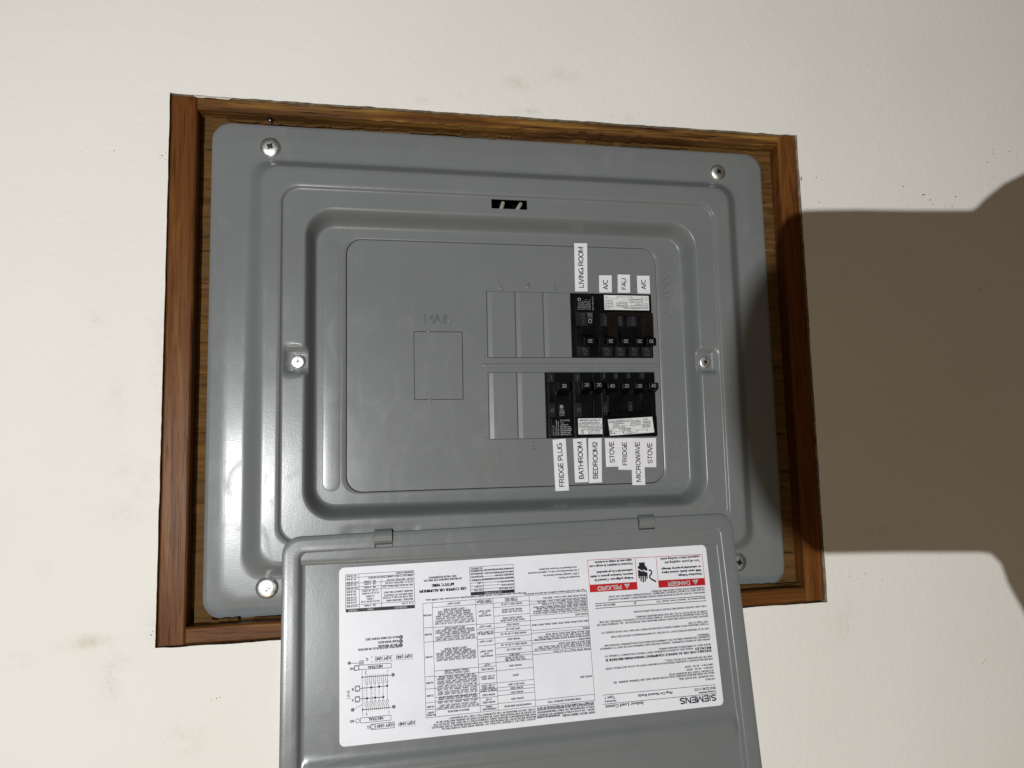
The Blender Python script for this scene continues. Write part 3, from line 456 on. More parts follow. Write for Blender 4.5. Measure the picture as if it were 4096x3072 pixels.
# ------------------------------------------------------------------ helpers (all lengths in millimetres)
def mk(name, verts, faces, m, parent=None, smooth=False, org=(0, 0, 0)):
    me = bpy.data.meshes.new(name)
    ox, oy, oz = org
    me.from_pydata([((x - ox) * MM, (y - oy) * MM, (z - oz) * MM) for x, y, z in verts], [], faces)
    if m is not None: me.materials.append(m)
    if smooth: me.polygons.foreach_set('use_smooth', [True] * len(me.polygons))
    me.update()
    o = bpy.data.objects.new(name, me); COL.objects.link(o)
    if parent is not None: o.parent = parent
    else: o.location = Vector(org) * MM
    return o
def empty(name, org, label, cat, group=None):
    o = bpy.data.objects.new(name, None); o.empty_display_size = .01; COL.objects.link(o)
    o.location = Vector(org) * MM; o['label'] = label; o['category'] = cat
    if group: o['group'] = group
    return o
def tag(o, label, cat, group=None):
    o['label'] = label; o['category'] = cat
    if group: o['group'] = group
    return o
class G:
    """collects shapes for one mesh"""
    def __init__(s): s.v = []; s.f = []
    def add(s, v, f):
        k = len(s.v); s.v += v; s.f += [tuple(i + k for i in q) for q in f]
    def box(s, x0, x1, y0, y1, z0, z1, ch=.0):
        """box whose front (low y) face has a chamfer ch"""
        if x0 > x1: x0, x1 = x1, x0
        if z0 > z1: z0, z1 = z1, z0
        if ch <= 0:
            v = [(x, y, z) for y in (y0, y1) for z in (z0, z1) for x in (x0, x1)]
            s.add(v, [(0, 1, 3, 2), (4, 6, 7, 5), (0, 4, 5, 1), (2, 3, 7, 6), (0, 2, 6, 4), (1, 5, 7, 3)])
        else:
            c = ch
            r0 = [(x0 + c, y0, z0 + c), (x1 - c, y0, z0 + c), (x1 - c, y0, z1 - c), (x0 + c, y0, z1 - c)]
            r1 = [(x0, y0 + c, z0), (x1, y0 + c, z0), (x1, y0 + c, z1), (x0, y0 + c, z1)]
            r2 = [(x0, y1, z0), (x1, y1, z0), (x1, y1, z1), (x0, y1, z1)]
            f = [(0, 1, 2, 3), (11, 10, 9, 8)]
            for k in (0, 4):
                for i in range(4): f.append((k + i, k + 4 + i, k + 4 + (i + 1) % 4, k + (i + 1) % 4))
            s.add(r0 + r1 + r2, f)
    def prism(s, poly, y0, y1):
        n = len(poly)
        v = [(x, y0, z) for x, z in poly] + [(x, y1, z) for x, z in poly]
        f = [tuple(range(n)), tuple(range(2 * n - 1, n - 1, -1))]
        f += [(i, i + n, (i + 1) % n + n, (i + 1) % n) for i in range(n)]
        s.add(v, f)
    def loft(s, rings, cap0=False, cap1=False, close=True):
        n = len(rings[0]); v = [p for r in rings for p in r]; f = []
        for k in range(len(rings) - 1):
            for i in range(n if close else n - 1):
                j = (i + 1) % n
                f.append((k * n + i, k * n + j, (k + 1) * n + j, (k + 1) * n + i))
        if cap0: f.append(tuple(range(n))[::-1])
        if cap1: f.append(tuple((len(rings) - 1) * n + i for i in range(n)))
        s.add(v, f)
    def tube(s, pts, r, n=10):
        rings = []
        for i, p in enumerate(pts):
            a = Vector(pts[max(0, i - 1)]); b = Vector(pts[min(len(pts) - 1, i + 1)])
            t = (b - a).normalized(); u = t.cross(Vector((0.3, 1, .2))).normalized(); w = t.cross(u)
            rr = r[i] if hasattr(r, '__len__') else r
            rings.append([tuple(Vector(p) + u * math.cos(2 * math.pi * k / n) * rr + w * math.sin(2 * math.pi * k / n) * rr) for k in range(n)])
        s.loft(rings, True, True)
    def out(s, name, m, parent=None, smooth=False, org=(0, 0, 0)): return mk(name, s.v, s.f, m, parent, smooth, org)
def fix_normals(o):
    bm = bmesh.new(); bm.from_mesh(o.data); bmesh.ops.recalc_face_normals(bm, faces=bm.faces); bm.to_mesh(o.data); bm.free()
def bevel(o, w, seg=2, angle=35):
    fix_normals(o)
    md = o.modifiers.new('bevel', 'BEVEL'); md.width = w * MM; md.segments = seg; md.limit_method = 'ANGLE'; md.angle_limit = math.radians(angle)
def subtract(o, boxes):
    """cut box-shaped openings out of a closed mesh"""
    g = G()
    for b in boxes: g.box(*b)
    c = g.out('cutter', None); fix_normals(c); fix_normals(o)
    md = o.modifiers.new('cut', 'BOOLEAN'); md.object = c; md.operation = 'DIFFERENCE'; md.solver = 'EXACT'
    c.location = o.matrix_world.translation
    bpy.context.view_layer.update()
    dg = bpy.context.evaluated_depsgraph_get()
    me = bpy.data.meshes.new_from_object(o.evaluated_get(dg)); o.modifiers.clear(); o.data = me
    bpy.data.objects.remove(c)
# ---- flat lettering: every text is queued, then all are turned into meshes at once
TEXTS = []
def write(target, txt, fn, x0, x1, mid, cap, bold=0, fit=True, align=0):
    """fn(a, b) -> point in mm; a runs along the reading direction, b upwards"""
    TEXTS.append((target, txt, fn, x0, x1, mid, cap, bold, fit, align))
def flush_texts():
    keys = sorted({(t[1], t[7]) for t in TEXTS} | {('H', b) for b in {t[7] for t in TEXTS}})
    obs = {}
    for k in keys:
        c = bpy.data.curves.new('text', 'FONT'); c.body = k[0]; c.size = 1.0; c.resolution_u = 2
        c.offset = 0.0; c.fill_mode = 'FRONT'
        o = bpy.data.objects.new('text', c); COL.objects.link(o); obs[k] = o
    bpy.context.view_layer.update()
    dg = bpy.context.evaluated_depsgraph_get(); res = {}
    for k, o in obs.items():
        me = o.evaluated_get(dg).to_mesh()
        v = [(p.co.x, p.co.y) for p in me.vertices]; f = [tuple(p.vertices) for p in me.polygons]
        res[k] = (v, f); o.evaluated_get(dg).to_mesh_clear()
    for o in obs.values():
        c = o.data; bpy.data.objects.remove(o); bpy.data.curves.remove(c)
    for tg, txt, fn, x0, x1, mid, cap, bold, fit, align in TEXTS:
        v, f = res[(txt, bold)]
        if not v: continue
        H = max(p[1] for p in res[('H', bold)][0]); k = cap / H
        mx0 = min(p[0] for p in v); mx1 = max(p[0] for p in v)
        if x1 is None: kx = k
        else: kx = (x1 - x0) / max(1e-6, mx1 - mx0)
        if not fit and x1 is not None: kx = k; x0 = (x0 + x1) / 2 - (mx1 - mx0) * k / 2
        for q in range((1, 3, 4)[min(bold, 2)]):
            sh = (.065 if bold == 1 else .075) * cap * (q - 1)
            tg.add([fn(x0 + (p[0] - mx0) * kx + sh, mid - cap / 2 + p[1] * k) for p in v], f)


# ---- plain sans-serif stroke alphabet (cap height 1) for the larger lettering
def _arc(cx, cy, rx, ry, a0, a1, n=9): return [(cx + rx * math.cos(math.radians(a0 + (a1 - a0) * k / n)), cy + ry * math.sin(math.radians(a0 + (a1 - a0) * k / n))) for k in range(n + 1)]
def _glyphs():
    o = _arc(.5, .5, .43, .45, 0, 360, 28)
    d = {
     'A': (.92, [[(.05, 0), (.44, .96), (.48, .96), (.87, 0)], [(.2, .36), (.72, .36)]]),
     'B': (.92, [[(.12, .06), (.12, .94), (.5, .94)] + _arc(.52, .73, .22, .21, 90, -90)[1:] + [(.12, .52)], [(.5, .52)] + _arc(.54, .29, .26, .23, 90, -90)[1:] + [(.12, .06)]]),
     'C': (1.0, [_arc(.52, .5, .42, .45, 42, 318, 20)]),
     'D': (1.0, [[(.12, .06), (.12, .94), (.46, .94)] + _arc(.46, .5, .42, .44, 90, -90, 14)[1:] + [(.12, .06)]]),
     'E': (.88, [[(.82, .06), (.12, .06), (.12, .94), (.8, .94)], [(.12, .52), (.76, .52)]]),
     'F': (.82, [[(.12, 0), (.12, .94), (.78, .94)], [(.12, .5), (.7, .5)]]),
     'G': (1.06, [_arc(.53, .5, .43, .45, 42, 340, 22) + [(.93, .46)], [(.58, .46), (.95, .46), (.95, 0)]]),
     'H': (.98, [[(.12, 0), (.12, 1)], [(.86, 0), (.86, 1)], [(.12, .53), (.86, .53)]]),
     'I': (.36, [[(.18, 0), (.18, 1)]]),
     'L': (.76, [[(.12, 1), (.12, .06), (.74, .06)]]),
     'M': (1.16, [[(.11, 0), (.11, .95), (.17, .95), (.58, .1), (.99, .95), (1.05, .95), (1.05, 0)]]),
     'N': (1.0, [[(.12, 0), (.12, .95), (.16, .95), (.84, .05), (.88, .05), (.88, 1)]]),
     'O': (1.06, [[(x * 1.06, y) for x, y in o]]),
     'P': (.9, [[(.12, 0), (.12, .94), (.52, .94)] + _arc(.54, .7, .26, .24, 90, -90)[1:] + [(.12, .46)]]),
     'R': (.98, [[(.12, 0), (.12, .94), (.55, .94)] + _arc(.57, .71, .26, .23, 90, -90)[1:] + [(.12, .48)], [(.52, .48), (.9, 0)]]),
     'S': (.92, [_arc(.46, .73, .33, .22, 20, 180, 9) + [(.16, .64), (.3, .56), (.6, .46), (.76, .38)] + _arc(.46, .27, .36, .22, 0, -170, 9)]),
     'T': (.86, [[(.03, .94), (.83, .94)], [(.43, .94), (.43, 0)]]),
     'U': (.98, [[(.11, 1), (.11, .36)] + _arc(.49, .36, .38, .31, 180, 360, 12) + [(.87, 1)]]),
     'V': (.9, [[(.04, 1), (.42, .05), (.48, .05), (.86, 1)]]),
     'W': (1.3, [[(.04, 1), (.31, .05), (.36, .05), (.62, .94), (.68, .94), (.94, .05), (.99, .05), (1.26, 1)]]),
     '/': (.38, [[(.02, -.03), (.36, 1.03)]]),
     '-': (.46, [[(.08, .4), (.38, .4)]]),
     '0': (.78, [[(.39 + (x - .5) * .74, y) for x, y in o]]),
     '1': (.6, [[(.12, .74), (.3, .82), (.38, .98), (.38, 0)]]),
     '2': (.78, [_arc(.39, .7, .29, .25, 170, -20, 10) + [(.56, .44), (.22, .24), (.1, .07), (.7, .07)]]),
     '3': (.78, [_arc(.37, .73, .26, .22, 160, -80, 9) + [(.34, .51)] + _arc(.38, .28, .3, .23, 80, -165, 10)]),
     '4': (.8, [[(.74, .25), (.06, .25), (.06, .3), (.5, .95), (.56, .95), (.56, 0)]]),
     '6': (.78, [_arc(.42, .68, .27, .27, 35, 160, 8) + [(.1, .4)] + _arc(.4, .3, .3, .25, 165, 525, 20)]),
     '8': (.78, [_arc(.39, .73, .25, .22, -90, 270, 16), _arc(.39, .28, .3, .23, 90, 450, 16)]),
     '9': (.78, [_arc(.36, .32, .27, .27, 215, 340, 8) + [(.68, .6)] + _arc(.38, .7, .3, .25, -15, 345, 20)]),
     ' ': (.4, []),
    }
    d['5'] = (.78, [[(.68, .94), (.2, .94), (.14, .52)] + _arc(.38, .32, .3, .26, 130, -160, 12)])
    d['7'] = (.74, [[(.06, .94), (.68, .94), (.4, .5), (.28, 0)]])
    return d
GLYPH = _glyphs()
def strokes(tg, txt, fn, x0, x1, mid, cap, w, rail=None):
    """lettering as solid strokes of width w (share of cap height); fits x0..x1"""
    total = sum(GLYPH[c][0] for c in txt); kx = (x1 - x0) / total; x = x0
    for c in txt:
        adv, polys = GLYPH[c]
        for pl in polys:
            closed = math.hypot(pl[0][0] - pl[-1][0], pl[0][1] - pl[-1][1]) < 1e-4
            P = [(x + a * kx, mid - cap / 2 + b * cap) for a, b in pl]
            if closed: P = P[:-1]
            n = len(P); L, R = [], []
            for i in range(n):
                a = P[i - 1] if (i or closed) else P[i]; b = P[(i + 1) % n] if (i < n - 1 or closed) else P[i]
                def unit(p, q):
                    d = (q[0] - p[0], q[1] - p[1]); l = math.hypot(*d) or 1; return (d[0] / l, d[1] / l)
                if a == P[i]: t = unit(P[i], b); m = 1
                elif b == P[i]: t = unit(a, P[i]); m = 1
                else:
                    u, v = unit(a, P[i]), unit(P[i], b); t = (u[0] + v[0], u[1] + v[1]); l = math.hypot(*t)
                    if l < .2: t = v; m = 1
                    else: t = (t[0] / l, t[1] / l); m = min(1.6, 1 / max(.3, t[0] * v[0] + t[1] * v[1]))
                h = w * cap / 2 * m; L.append((P[i][0] - t[1] * h, P[i][1] + t[0] * h)); R.append((P[i][0] + t[1] * h, P[i][1] - t[0] * h))
            k = n if closed else n - 1
            if rail is None:
                tg.add([fn(*p) for p in L] + [fn(*p) for p in R], [(i, n + i, n + (i + 1) % n, (i + 1) % n) for i in range(k)])
            else:   # raised, with a rounded crown: rail(a, b, t) takes height share t
                rows = []
                for q, hgt in ((1, 0), (.75, .55), (.35, .92), (-.35, .92), (-.75, .55), (-1, 0)):
                    rows.append([((l[0] + r[0]) / 2 + (l[0] - r[0]) / 2 * q, (l[1] + r[1]) / 2 + (l[1] - r[1]) / 2 * q, hgt) for l, r in zip(L, R)])
                base = [rail(*p) for r in rows for p in r]
                tg.add(base, [(j * n + i, (j + 1) * n + i, (j + 1) * n + (i + 1) % n, j * n + (i + 1) % n) for j in range(5) for i in range(k)])
        x += adv * kx

# ------------------------------------------------------------------ wall
def sstep(a, b, x):
    t = max(0.0, min(1.0, (x - a) / (b - a))); return t * t * (3 - 2 * t)
def build_wall():
    X0, X1, Z0, Z1 = -278.3, 279.3, -217.8, 216.8
    def lines(a, b, h0, h1, step):
        l = [-1800, -1400, -1000, -800, -650, -560]
        l = [v for v in l if v < a - step]
        n = int((h0 - a) / step); l += [a + (h0 - a) * i / n for i in range(n)]
        n = int((h1 - h0) / step); l += [h0 + (h1 - h0) * i / n for i in range(n)]
        n = int((b - h1) / step); l += [h1 + (b - h1) * i / n for i in range(n + 1)]
        l += [v for v in (700, 850, 1100, 1500, 2000) if v > b + step]
        return l
    xs = lines(-430, 600, X0, X1, 3.0); zs = lines(-400, 410, Z0, Z1, 3.0)
    nx, nz = len(xs), len(zs); v = []; f = []; used = {}
    stain = []
    def jit(x, z, s): return noise.noise(Vector((x * .045, z * .045, s))) + .6 * noise.noise(Vector((x * .16, z * .16, s + 9)))
    def vert(i, j):
        k = (i, j)
        if k in used: return used[k]
        x, z = xs[i], zs[j]
        on = (X0 - .01 <= x <= X1 + .01) and (Z0 - .01 <= z <= Z1 + .01)
        px, pz = x, z; y = -15.0 + .5 * noise.noise(Vector((x * .012, z * .012, 3.0)))
        if on:
            if abs(x - X0) < .01: px += -.1 + .35 * jit(0, z, 1)
            if abs(x - X1) < .01: px += .1 + .5 * jit(5, z, 2)
            if abs(z - Z1) < .01: pz += .0 + .9 * max(-.4, jit(x, 3, 3))
            if abs(z - Z0) < .01: pz += -.1 + .7 * jit(x, 7, 4)
        used[k] = len(v); v.append((px, y, pz))
        g = b_ = 0.0
        for sx, sz, rx, rz, kind in STAINS:
            q = ((x - sx) / rx) ** 2 + ((z - sz) / rz) ** 2
            if q < 4:
                a = math.exp(-q * 1.1)
                if kind == 'g': g = max(g, a)
                else: b_ = max(b_, a)
        stain.append((g, b_, 0, 1)); return used[k]
    edge = {}
    for j in range(nz - 1):
        for i in range(nx - 1):
            cx, cz = (xs[i] + xs[i + 1]) / 2, (zs[j] + zs[j + 1]) / 2
            if X0 < cx < X1 and Z0 < cz < Z1: continue
            q = (vert(i, j), vert(i + 1, j), vert(i + 1, j + 1), vert(i, j + 1)); f.append(q)
    # cut edge of the plaster, running back to the backing
    cnt = {}
    for q in f:
        for a, b in zip(q, q[1:] + q[:1]): cnt[(a, b)] = 1
    back = {}; n_face = len(f)
    for (a, b) in list(cnt):
        if (b, a) not in cnt:
            if all(X0 - 6 < v[k][0] < X1 + 6 and Z0 - 6 < v[k][2] < Z1 + 6 for k in (a, b)):
                for k in (a, b):
                    if k not in back:
                        back[k] = len(v); x, y, z = v[k]; v.append((x, 1.9, z)); stain.append((0, 0, 0, 1))
                f.append((b, a, back[a], back[b]))
    o = mk('wall', v, f, M_PLASTER); o['kind'] = 'structure'
    o.data.materials.append(M_RAW)
    for p in o.data.polygons[n_face:]: p.material_index = 1
    at = o.data.color_attributes.new('stain', 'FLOAT_COLOR', 'POINT')
    at.data.foreach_set('color', [c for s in stain for c in s])
    # small chips where the paint has come off
    g = G()
    for cx, cz, w, h in CHIPS:
        w *= .85; h *= .85; n = 9; ph = random.random() * 6
        ring = []
        for k in range(n):
            a = 2 * math.pi * k / n; r = .5 + .45 * random.random()
            ring.append((cx + math.cos(a) * w * .5 * r * 1.2, cz + math.sin(a) * h * .5 * r * 1.2))
        g.prism(ring, -15.35, -14.6)
    c = g.out('paint_chip', M_CHIP, o); c['kind'] = 'stuff'
build_wall()

# ------------------------------------------------------------------ wooden surround
def plank(name, axis, a0, a1, b0, b1, y0, y1, m, parent, wob=.35, seed=0, rough_side=0):
    """board with slightly uneven arrises; axis 2 = upright, 0 = level; a along, b across"""
    n = max(4, int((a1 - a0) / 6)); rings = []
    for i in range(n + 1):
        a = a0 + (a1 - a0) * i / n
        def w(k, s=1.0): return wob * s * noise.noise(Vector((a * .06, k * 5.3 + seed, seed * 1.7)))
        c = 1.3
        lo, hi = b0 + w(1), b1 + w(2)
        if rough_side == -1: lo += 1.2 * noise.noise(Vector((a * .11, 3, seed)))
        pts = [(lo, y1), (lo, y0 + c), (lo + c, y0 + w(3, .5)), ((lo + hi) / 2, y0 + w(4, .5)), (hi - c, y0 + w(5, .5)), (hi, y0 + c), (hi, y1)]
        rings.append([((b, y, a) if axis == 2 else (a, y, b)) for b, y in pts])
    g = G(); g.loft(rings, True, True)
    o = g.out(name, m, parent, True, (0, 0, 0)); fix_normals(o)
    md = o.modifiers.new('edges', 'EDGE_SPLIT'); md.split_angle = math.radians(38)
    return o
def build_frame():
    r = empty('wooden_frame', (0, 0, 0), 'brown stained wooden frame let into the white wall around the grey panel', 'frame')
    plank('side_board', 2, -217, 216.2, -278, -258.2, -13, 3, M_WOODV, r, .3, 1)
    plank('side_board', 2, -216.2, 216.6, 260.4, 279.2, -13, 3, M_WOODV, r, .35, 2, -1)
    plank('top_board', 0, -257.8, 260.0, 206.8, 216.4, -13, 3, M_WOODTOP, r, .5, 3, -1)
    plank('bottom_board', 0, -257.8, 260.0, -217.4, -204.6, -12.6, 3, M_WOODH, r, .4, 4)
    g = G()   # plywood behind, with the opening for the enclosure
    def sheet(x0, x1, z0, z1):
        nx, nz = max(2, int((x1 - x0) / 5)), max(2, int((z1 - z0) / 5)); k = len(g.v)
        for j in range(nz + 1):
            for i in range(nx + 1):
                x = x0 + (x1 - x0) * i / nx; z = z0 + (z1 - z0) * j / nz
                g.v.append((x, 2.2 + .7 * noise.noise(Vector((x * .02, z * .25, 1))) + .5 * noise.noise(Vector((x * .1, z * .1, 5))), z))
        for j in range(nz):
            for i in range(nx): a = k + j * (nx + 1) + i; g.f.append((a, a + 1, a + nx + 2, a + nx + 1))
    sheet(-300, -236, -240, 240); sheet(236, 300, -240, 240); sheet(-236, 236, 190, 240); sheet(-236, 236, -240, -190)
    g.out('backing_plywood', M_PLY, r, True)
    # torn slivers of wood along the top and bottom of the recess
    g = G()
    for i in range(46):
        top = i % 2 == 0
        x = random.uniform(-245, 240); L_ = random.uniform(12, 46); z = 204.6 - random.random() * 1.5 if top else -203.4 + random.random() * 1.2
        h = random.uniform(.6, 1.7); y = random.uniform(-3.5, .5); n = 7
        ring = [[(x + L_ * k / n, y + dy * random.uniform(.6, 1.2), z + dz * h * random.uniform(.4, 1.1)) for dy, dz in ((-1.2, 0), (0, 1), (1.5, 0), (0, -1))] for k in range(n + 1)]
        g.loft(ring, True, True)
    o = g.out('wood_sliver', M_PLY, r); o['kind'] = 'stuff'
    # old nail in the top board
    g = G(); g.tube([(-203, -6, 205.5), (-202, -5.2, 201.5)], [2.2, 1.0], 8); g.out('nail_stub', M_SLOT, r, True)
    # ragged paint left on the upper edge of the top board
    g = G(); x = -262
    while x < 262:
        L_ = random.uniform(8, 40)
        if random.random() < .22:
            n = 8; up = [(x + L_ * k / n, 217.6) for k in range(n + 1)]
            lo = [(x + L_ * k / n, 215.7 + .9 * random.random() - (.5 if 0 < k < n else -1)) for k in range(n, -1, -1)]
            g.prism(up + lo, -13.9, -13.2)
        x += L_ + random.uniform(3, 18)
    o = g.out('paint_flake', M_FLAKE, r); o['kind'] = 'stuff'
build_frame()

# ------------------------------------------------------------------ electrical panel
PANEL = empty('electrical_panel', (0, 0, 0), 'grey metal electrical panel with its door hanging open, set in the wooden frame', 'electrical panel')
def rring(hx, hz, r, y, nc=10, nx=110, nz=90, cx=0.0, cz=0.0):
    """rounded rectangle, anticlockwise from the bottom right corner, constant point count"""
    p = []
    def arc(ox, oz, a0):
        for k in range(nc): a = math.radians(a0 + 90.0 * k / nc); p.append((cx + ox + r * math.cos(a), y, cz + oz + r * math.sin(a)))
    def run(x0, z0, x1, z1, n):
        for k in range(n): p.append((cx + x0 + (x1 - x0) * k / n, y, cz + z0 + (z1 - z0) * k / n))
    arc(hx - r, hz - r, 0); run(hx - r, hz, -hx + r, hz, nx)
    arc(-hx + r, hz - r, 90); run(-hx, hz - r, -hx, -hz + r, nz)
    arc(-hx + r, -hz + r, 180); run(-hx + r, -hz, hx - r, -hz, nx)
    arc(hx - r, -hz + r, 270); run(hx, -hz + r, hx, hz - r, nz)
    return p
SLOT = (-16.3, 15.6, 134.5, 143.0)     # latch opening
def profile_rows():
    rows = []
    def add(hx, hz, r, y): rows.append((hx, hz, r, y))
    def step(a, b, n, mix=.35):
        for k in range(1, n + 1):
            t = k / n; s = t * t * t * (t * (6 * t - 15) + 10) if mix < 0 else t * t * (3 - 2 * t) * (1 - mix) + t * mix
            add(a[0] + (b[0] - a[0]) * t, a[1] + (b[1] - a[1]) * t, a[2] + (b[2] - a[2]) * t, a[3] + (b[3] - a[3]) * s)
    def flat(a, b, n):
        for k in range(1, n + 1): t = k / n; add(*[a[i] + (b[i] - a[i]) * t for i in range(4)])
    e0 = (249.7, 203, 16, 3.4); add(*e0)
    e1 = (249.7, 203, 16, 2.0); add(*e1)
    e2 = (249.25, 202.55, 15.6, 1.5); step(e1, e2, 3)
    k_ = (236.5, 190.0, 15, .1); flat(e2, k_, 5); k2 = (233.5, 187.0, 15, -.05); step(k_, k2, 3, .5)
    a = (220.5, 172.2, 19, 0); flat(k2, a, 5)
    b = (205.5, 161.6, 13, -11); step(a, b, 14, .25)
    c = (192.6, 146.4, 15, -11); flat(b, c, 5)
    d = (190.6, 144.6, 13.5, -9); step(c, d, 6, .2)
    s1 = (189.6, 143.0, 13.4, -9); flat(d, s1, 1)
    s2 = (180.4, 134.5, 22, -9); flat(s1, s2, 5)
    e = (174.5, 130.3, 25, -9); flat(s2, e, 3)
    f = (164.2, 117.0, 14, 9.5); step(e, f, 24, -1)
    g = (141.2, 109.0, 13.6, 9.5); flat(f, g, 6)
    h = (140.9, 108.7, 13.3, 9.8); add(*h); add(140.9, 108.7, 13.3, 11.2)
    return rows
def cover_disp(x, y, z, hx):
    """dimples for the two cover screws, hinge joggles, and the gentle waviness of pressed sheet"""
    d = 0.0
    for sx, s in ((-178.6, 1), (178.6, -1)):
        # pocket open to the recess side
        u = (x - sx) * s; w = z - 0.0
        k = sstep(-11.5, -8.0, u) * (1 - sstep(8.0, 11.5, abs(w)))
        if k > 0 and u < 16:
            tgt = -3.2
            if y < tgt: d += (tgt - y) * k
    if z < -133.5 and z > -149 and y < -5:
        for x0, x1 in ((-140.5, -84.0), (82.0, 143.0)):
            k = sstep(x0 - 2.2, x0 + 1.5, x) * (1 - sstep(x1 - 1.5, x1 + 2.2, x)) * sstep(-133.5, -136.5, z) if False else sstep(x0 - 2.2, x0 + 1.5, x) * (1 - sstep(x1 - 1.5, x1 + 2.2, x)) * (1 - sstep(-139.5, -132.0, z))
            d += .55 * k
    if hx > 142:
        d += .22 * noise.noise(Vector((x * .014, z * .010, 2))) * min(1, (249.7 - hx) / 20 + .5)
    return d
def build_cover():
    rows = profile_rows(); nc, nx, nz = 10, 110, 90
    rings = [rring(*r, nc, nx, nz) for r in rows]
    n = len(rings[0])
    # line up two columns with the sides of the latch opening
    top0 = nc
    ia = [k for k, r in enumerate(rows) if abs(r[1] - 143.0) < .01][0]; ib = [k for k, r in enumerate(rows) if abs(r[1] - 134.5) < .01][0]
    cR = min(range(top0, top0 + nx), key=lambda i: abs(rings[ia][i][0] - SLOT[1])); cL = min(range(top0, top0 + nx), key=lambda i: abs(rings[ia][i][0] - SLOT[0]))
    for k in range(ia, ib + 1):
        for c, xx in ((cR, SLOT[1]), (cL, SLOT[0])):
            p = rings[k][c]; rings[k][c] = (xx, p[1], p[2])
    out = []
    for r, row in zip(rings, rows):
        out.append([(x, y + cover_disp(x, y, z, row[0]), z) for x, y, z in r])
    g = G(); v = [p for r in out for p in r]; f = []
    for k in range(len(out) - 1):
        for i in range(n):
            if ia <= k < ib and cR <= i < cL: continue
            j = (i + 1) % n; f.append((k * n + i, (k + 1) * n + i, (k + 1) * n + j, k * n + j))
    # turned-back edges of the latch opening
    rim = [ia * n + i for i in range(cR, cL + 1)] + [k * n + cL for k in range(ia + 1, ib + 1)] + [ib * n + i for i in range(cL - 1, cR - 1, -1)] + [k * n + cR for k in range(ib - 1, ia, -1)]
    b0 = len(v); v += [(v[i][0], v[i][1] + 1.3, v[i][2]) for i in rim]
    for q in range(len(rim)): w = (q + 1) % len(rim); f.append((rim[q], rim[w], b0 + w, b0 + q))
    o = mk('cover', v, f, M_GREY, PANEL, True)
    md = o.modifiers.new('edges', 'EDGE_SPLIT'); md.split_angle = math.radians(55)
    return o
COVER = build_cover()
# ---- dead front plate with its openings
PX = [-19.6, 6.0, 31.6, 57.3, 83.0, 108.7, 134.6]
TOPZ = (5.3, 64.9); BOTZ = (-66.7, -7.7)
def build_plate():
    ring = rring(140.3, 108.1, 12.9, 9.5, 8, 1, 1)
    g = G(); g.prism([(p[0], p[2]) for p in ring], 9.5, 11.0)
    o = g.out('dead_front_plate', M_GREY, PANEL)
    subtract(o, [(PX[0], PX[6], 8, 13, TOPZ[0], TOPZ[1]), (PX[0], PX[6], 8, 13, BOTZ[0], BOTZ[1]), (-83.9, -41.4, 8, 13, -31.4, 28.3)])
    bevel(o, .25, 2, 40)
    # long pressed rib between the two rows
    def bead(parent, x0, z0, x1, z1, r, h, y, name='pressed_rib'):
        d = Vector((x1 - x0, z1 - z0)); L_ = d.length; d /= L_; nrm = Vector((-d[1], d[0])); g = G(); rings = []
        for k in range(7):
            ph = math.pi / 2 * k / 6; rr = r * math.cos(ph) + .01; yy = y - h * math.sin(ph); ring = []
            for q in range(16):
                a = math.pi / 2 + math.pi * q / 15; c = Vector((x0, z0)) + d * (math.cos(a) * rr) + nrm * (math.sin(a) * rr); ring.append((c[0], yy, c[1]))
            for q in range(16):
                a = -math.pi / 2 + math.pi * q / 15; c = Vector((x1, z1)) + d * (math.cos(a) * rr) + nrm * (math.sin(a) * rr); ring.append((c[0], yy, c[1]))
            rings.append(ring)
        g.loft(rings, False, True); return g.out(name, M_GREY, parent, True)
    bead(o, -22.5, -1.6, 137, -1.6, 1.9, .9, 9.45)
    # twist-out plates: each overlaps like a shingle, its left edge sloping down behind the one before
    def twist(x0, x1, z0, z1):
        prof = [(x0 + .35, 10.6), (x0 + .45, 9.9), (x0 + .9, 9.2), (x0 + 4.0, 8.7), (x0 + 4.6, 8.6), (x1 - .5, 8.6), (x1 - .15, 8.8), (x1 - .1, 10.6)]
        rings = []
        for z in (z0, z0 + .3, z1 - .3, z1):
            e = .25 if z in (z0, z1) else 0
            rings.append([(x, min(10.6, y + e), z) for x, y in prof])
        g = G(); g.loft(rings, False, False, False); t = g.out('twistout_plate', M_GREY, PANEL); fix_normals(t)
    for i in (0, 1, 2): twist(PX[i], PX[i + 1], TOPZ[0] + .25, TOPZ[1] - .25)
    for i in (0, 1): twist(PX[i], PX[i + 1], BOTZ[0] + .25, BOTZ[1] - .25)
    g = G(); g.box(-83.55, -41.8, 9.45, 10.8, -31.05, 27.95, .3); g.out('main_twistout_plate', M_GREY, PANEL)
    # small dents where the plates are still attached to the sheet
    g = G()
    for x, z in ((-23.2, 6.6), (-23.4, -65.6), (-70.5, -31.6), (-70.8, 28.4)):
        rings = []
        for k in range(4):
            ph = math.pi / 2 * k / 3; rr = 1.7 * math.cos(ph) + .02
            rings.append([(x + rr * math.cos(a * math.pi / 6), 9.48 - .75 * math.sin(ph), z + rr * .8 * math.sin(a * math.pi / 6)) for a in range(12)])
        g.loft(rings, False, True)
    o2 = g.out('pressed_dent', M_GREY, o, True); o2['kind'] = 'stuff'
    # raised strips on the floor of the pressed recess
    bead(COVER, -152.8, -100, -152.8, 99.0, 7.2, .32, 9.45); 
    return o
PLATE = build_plate()
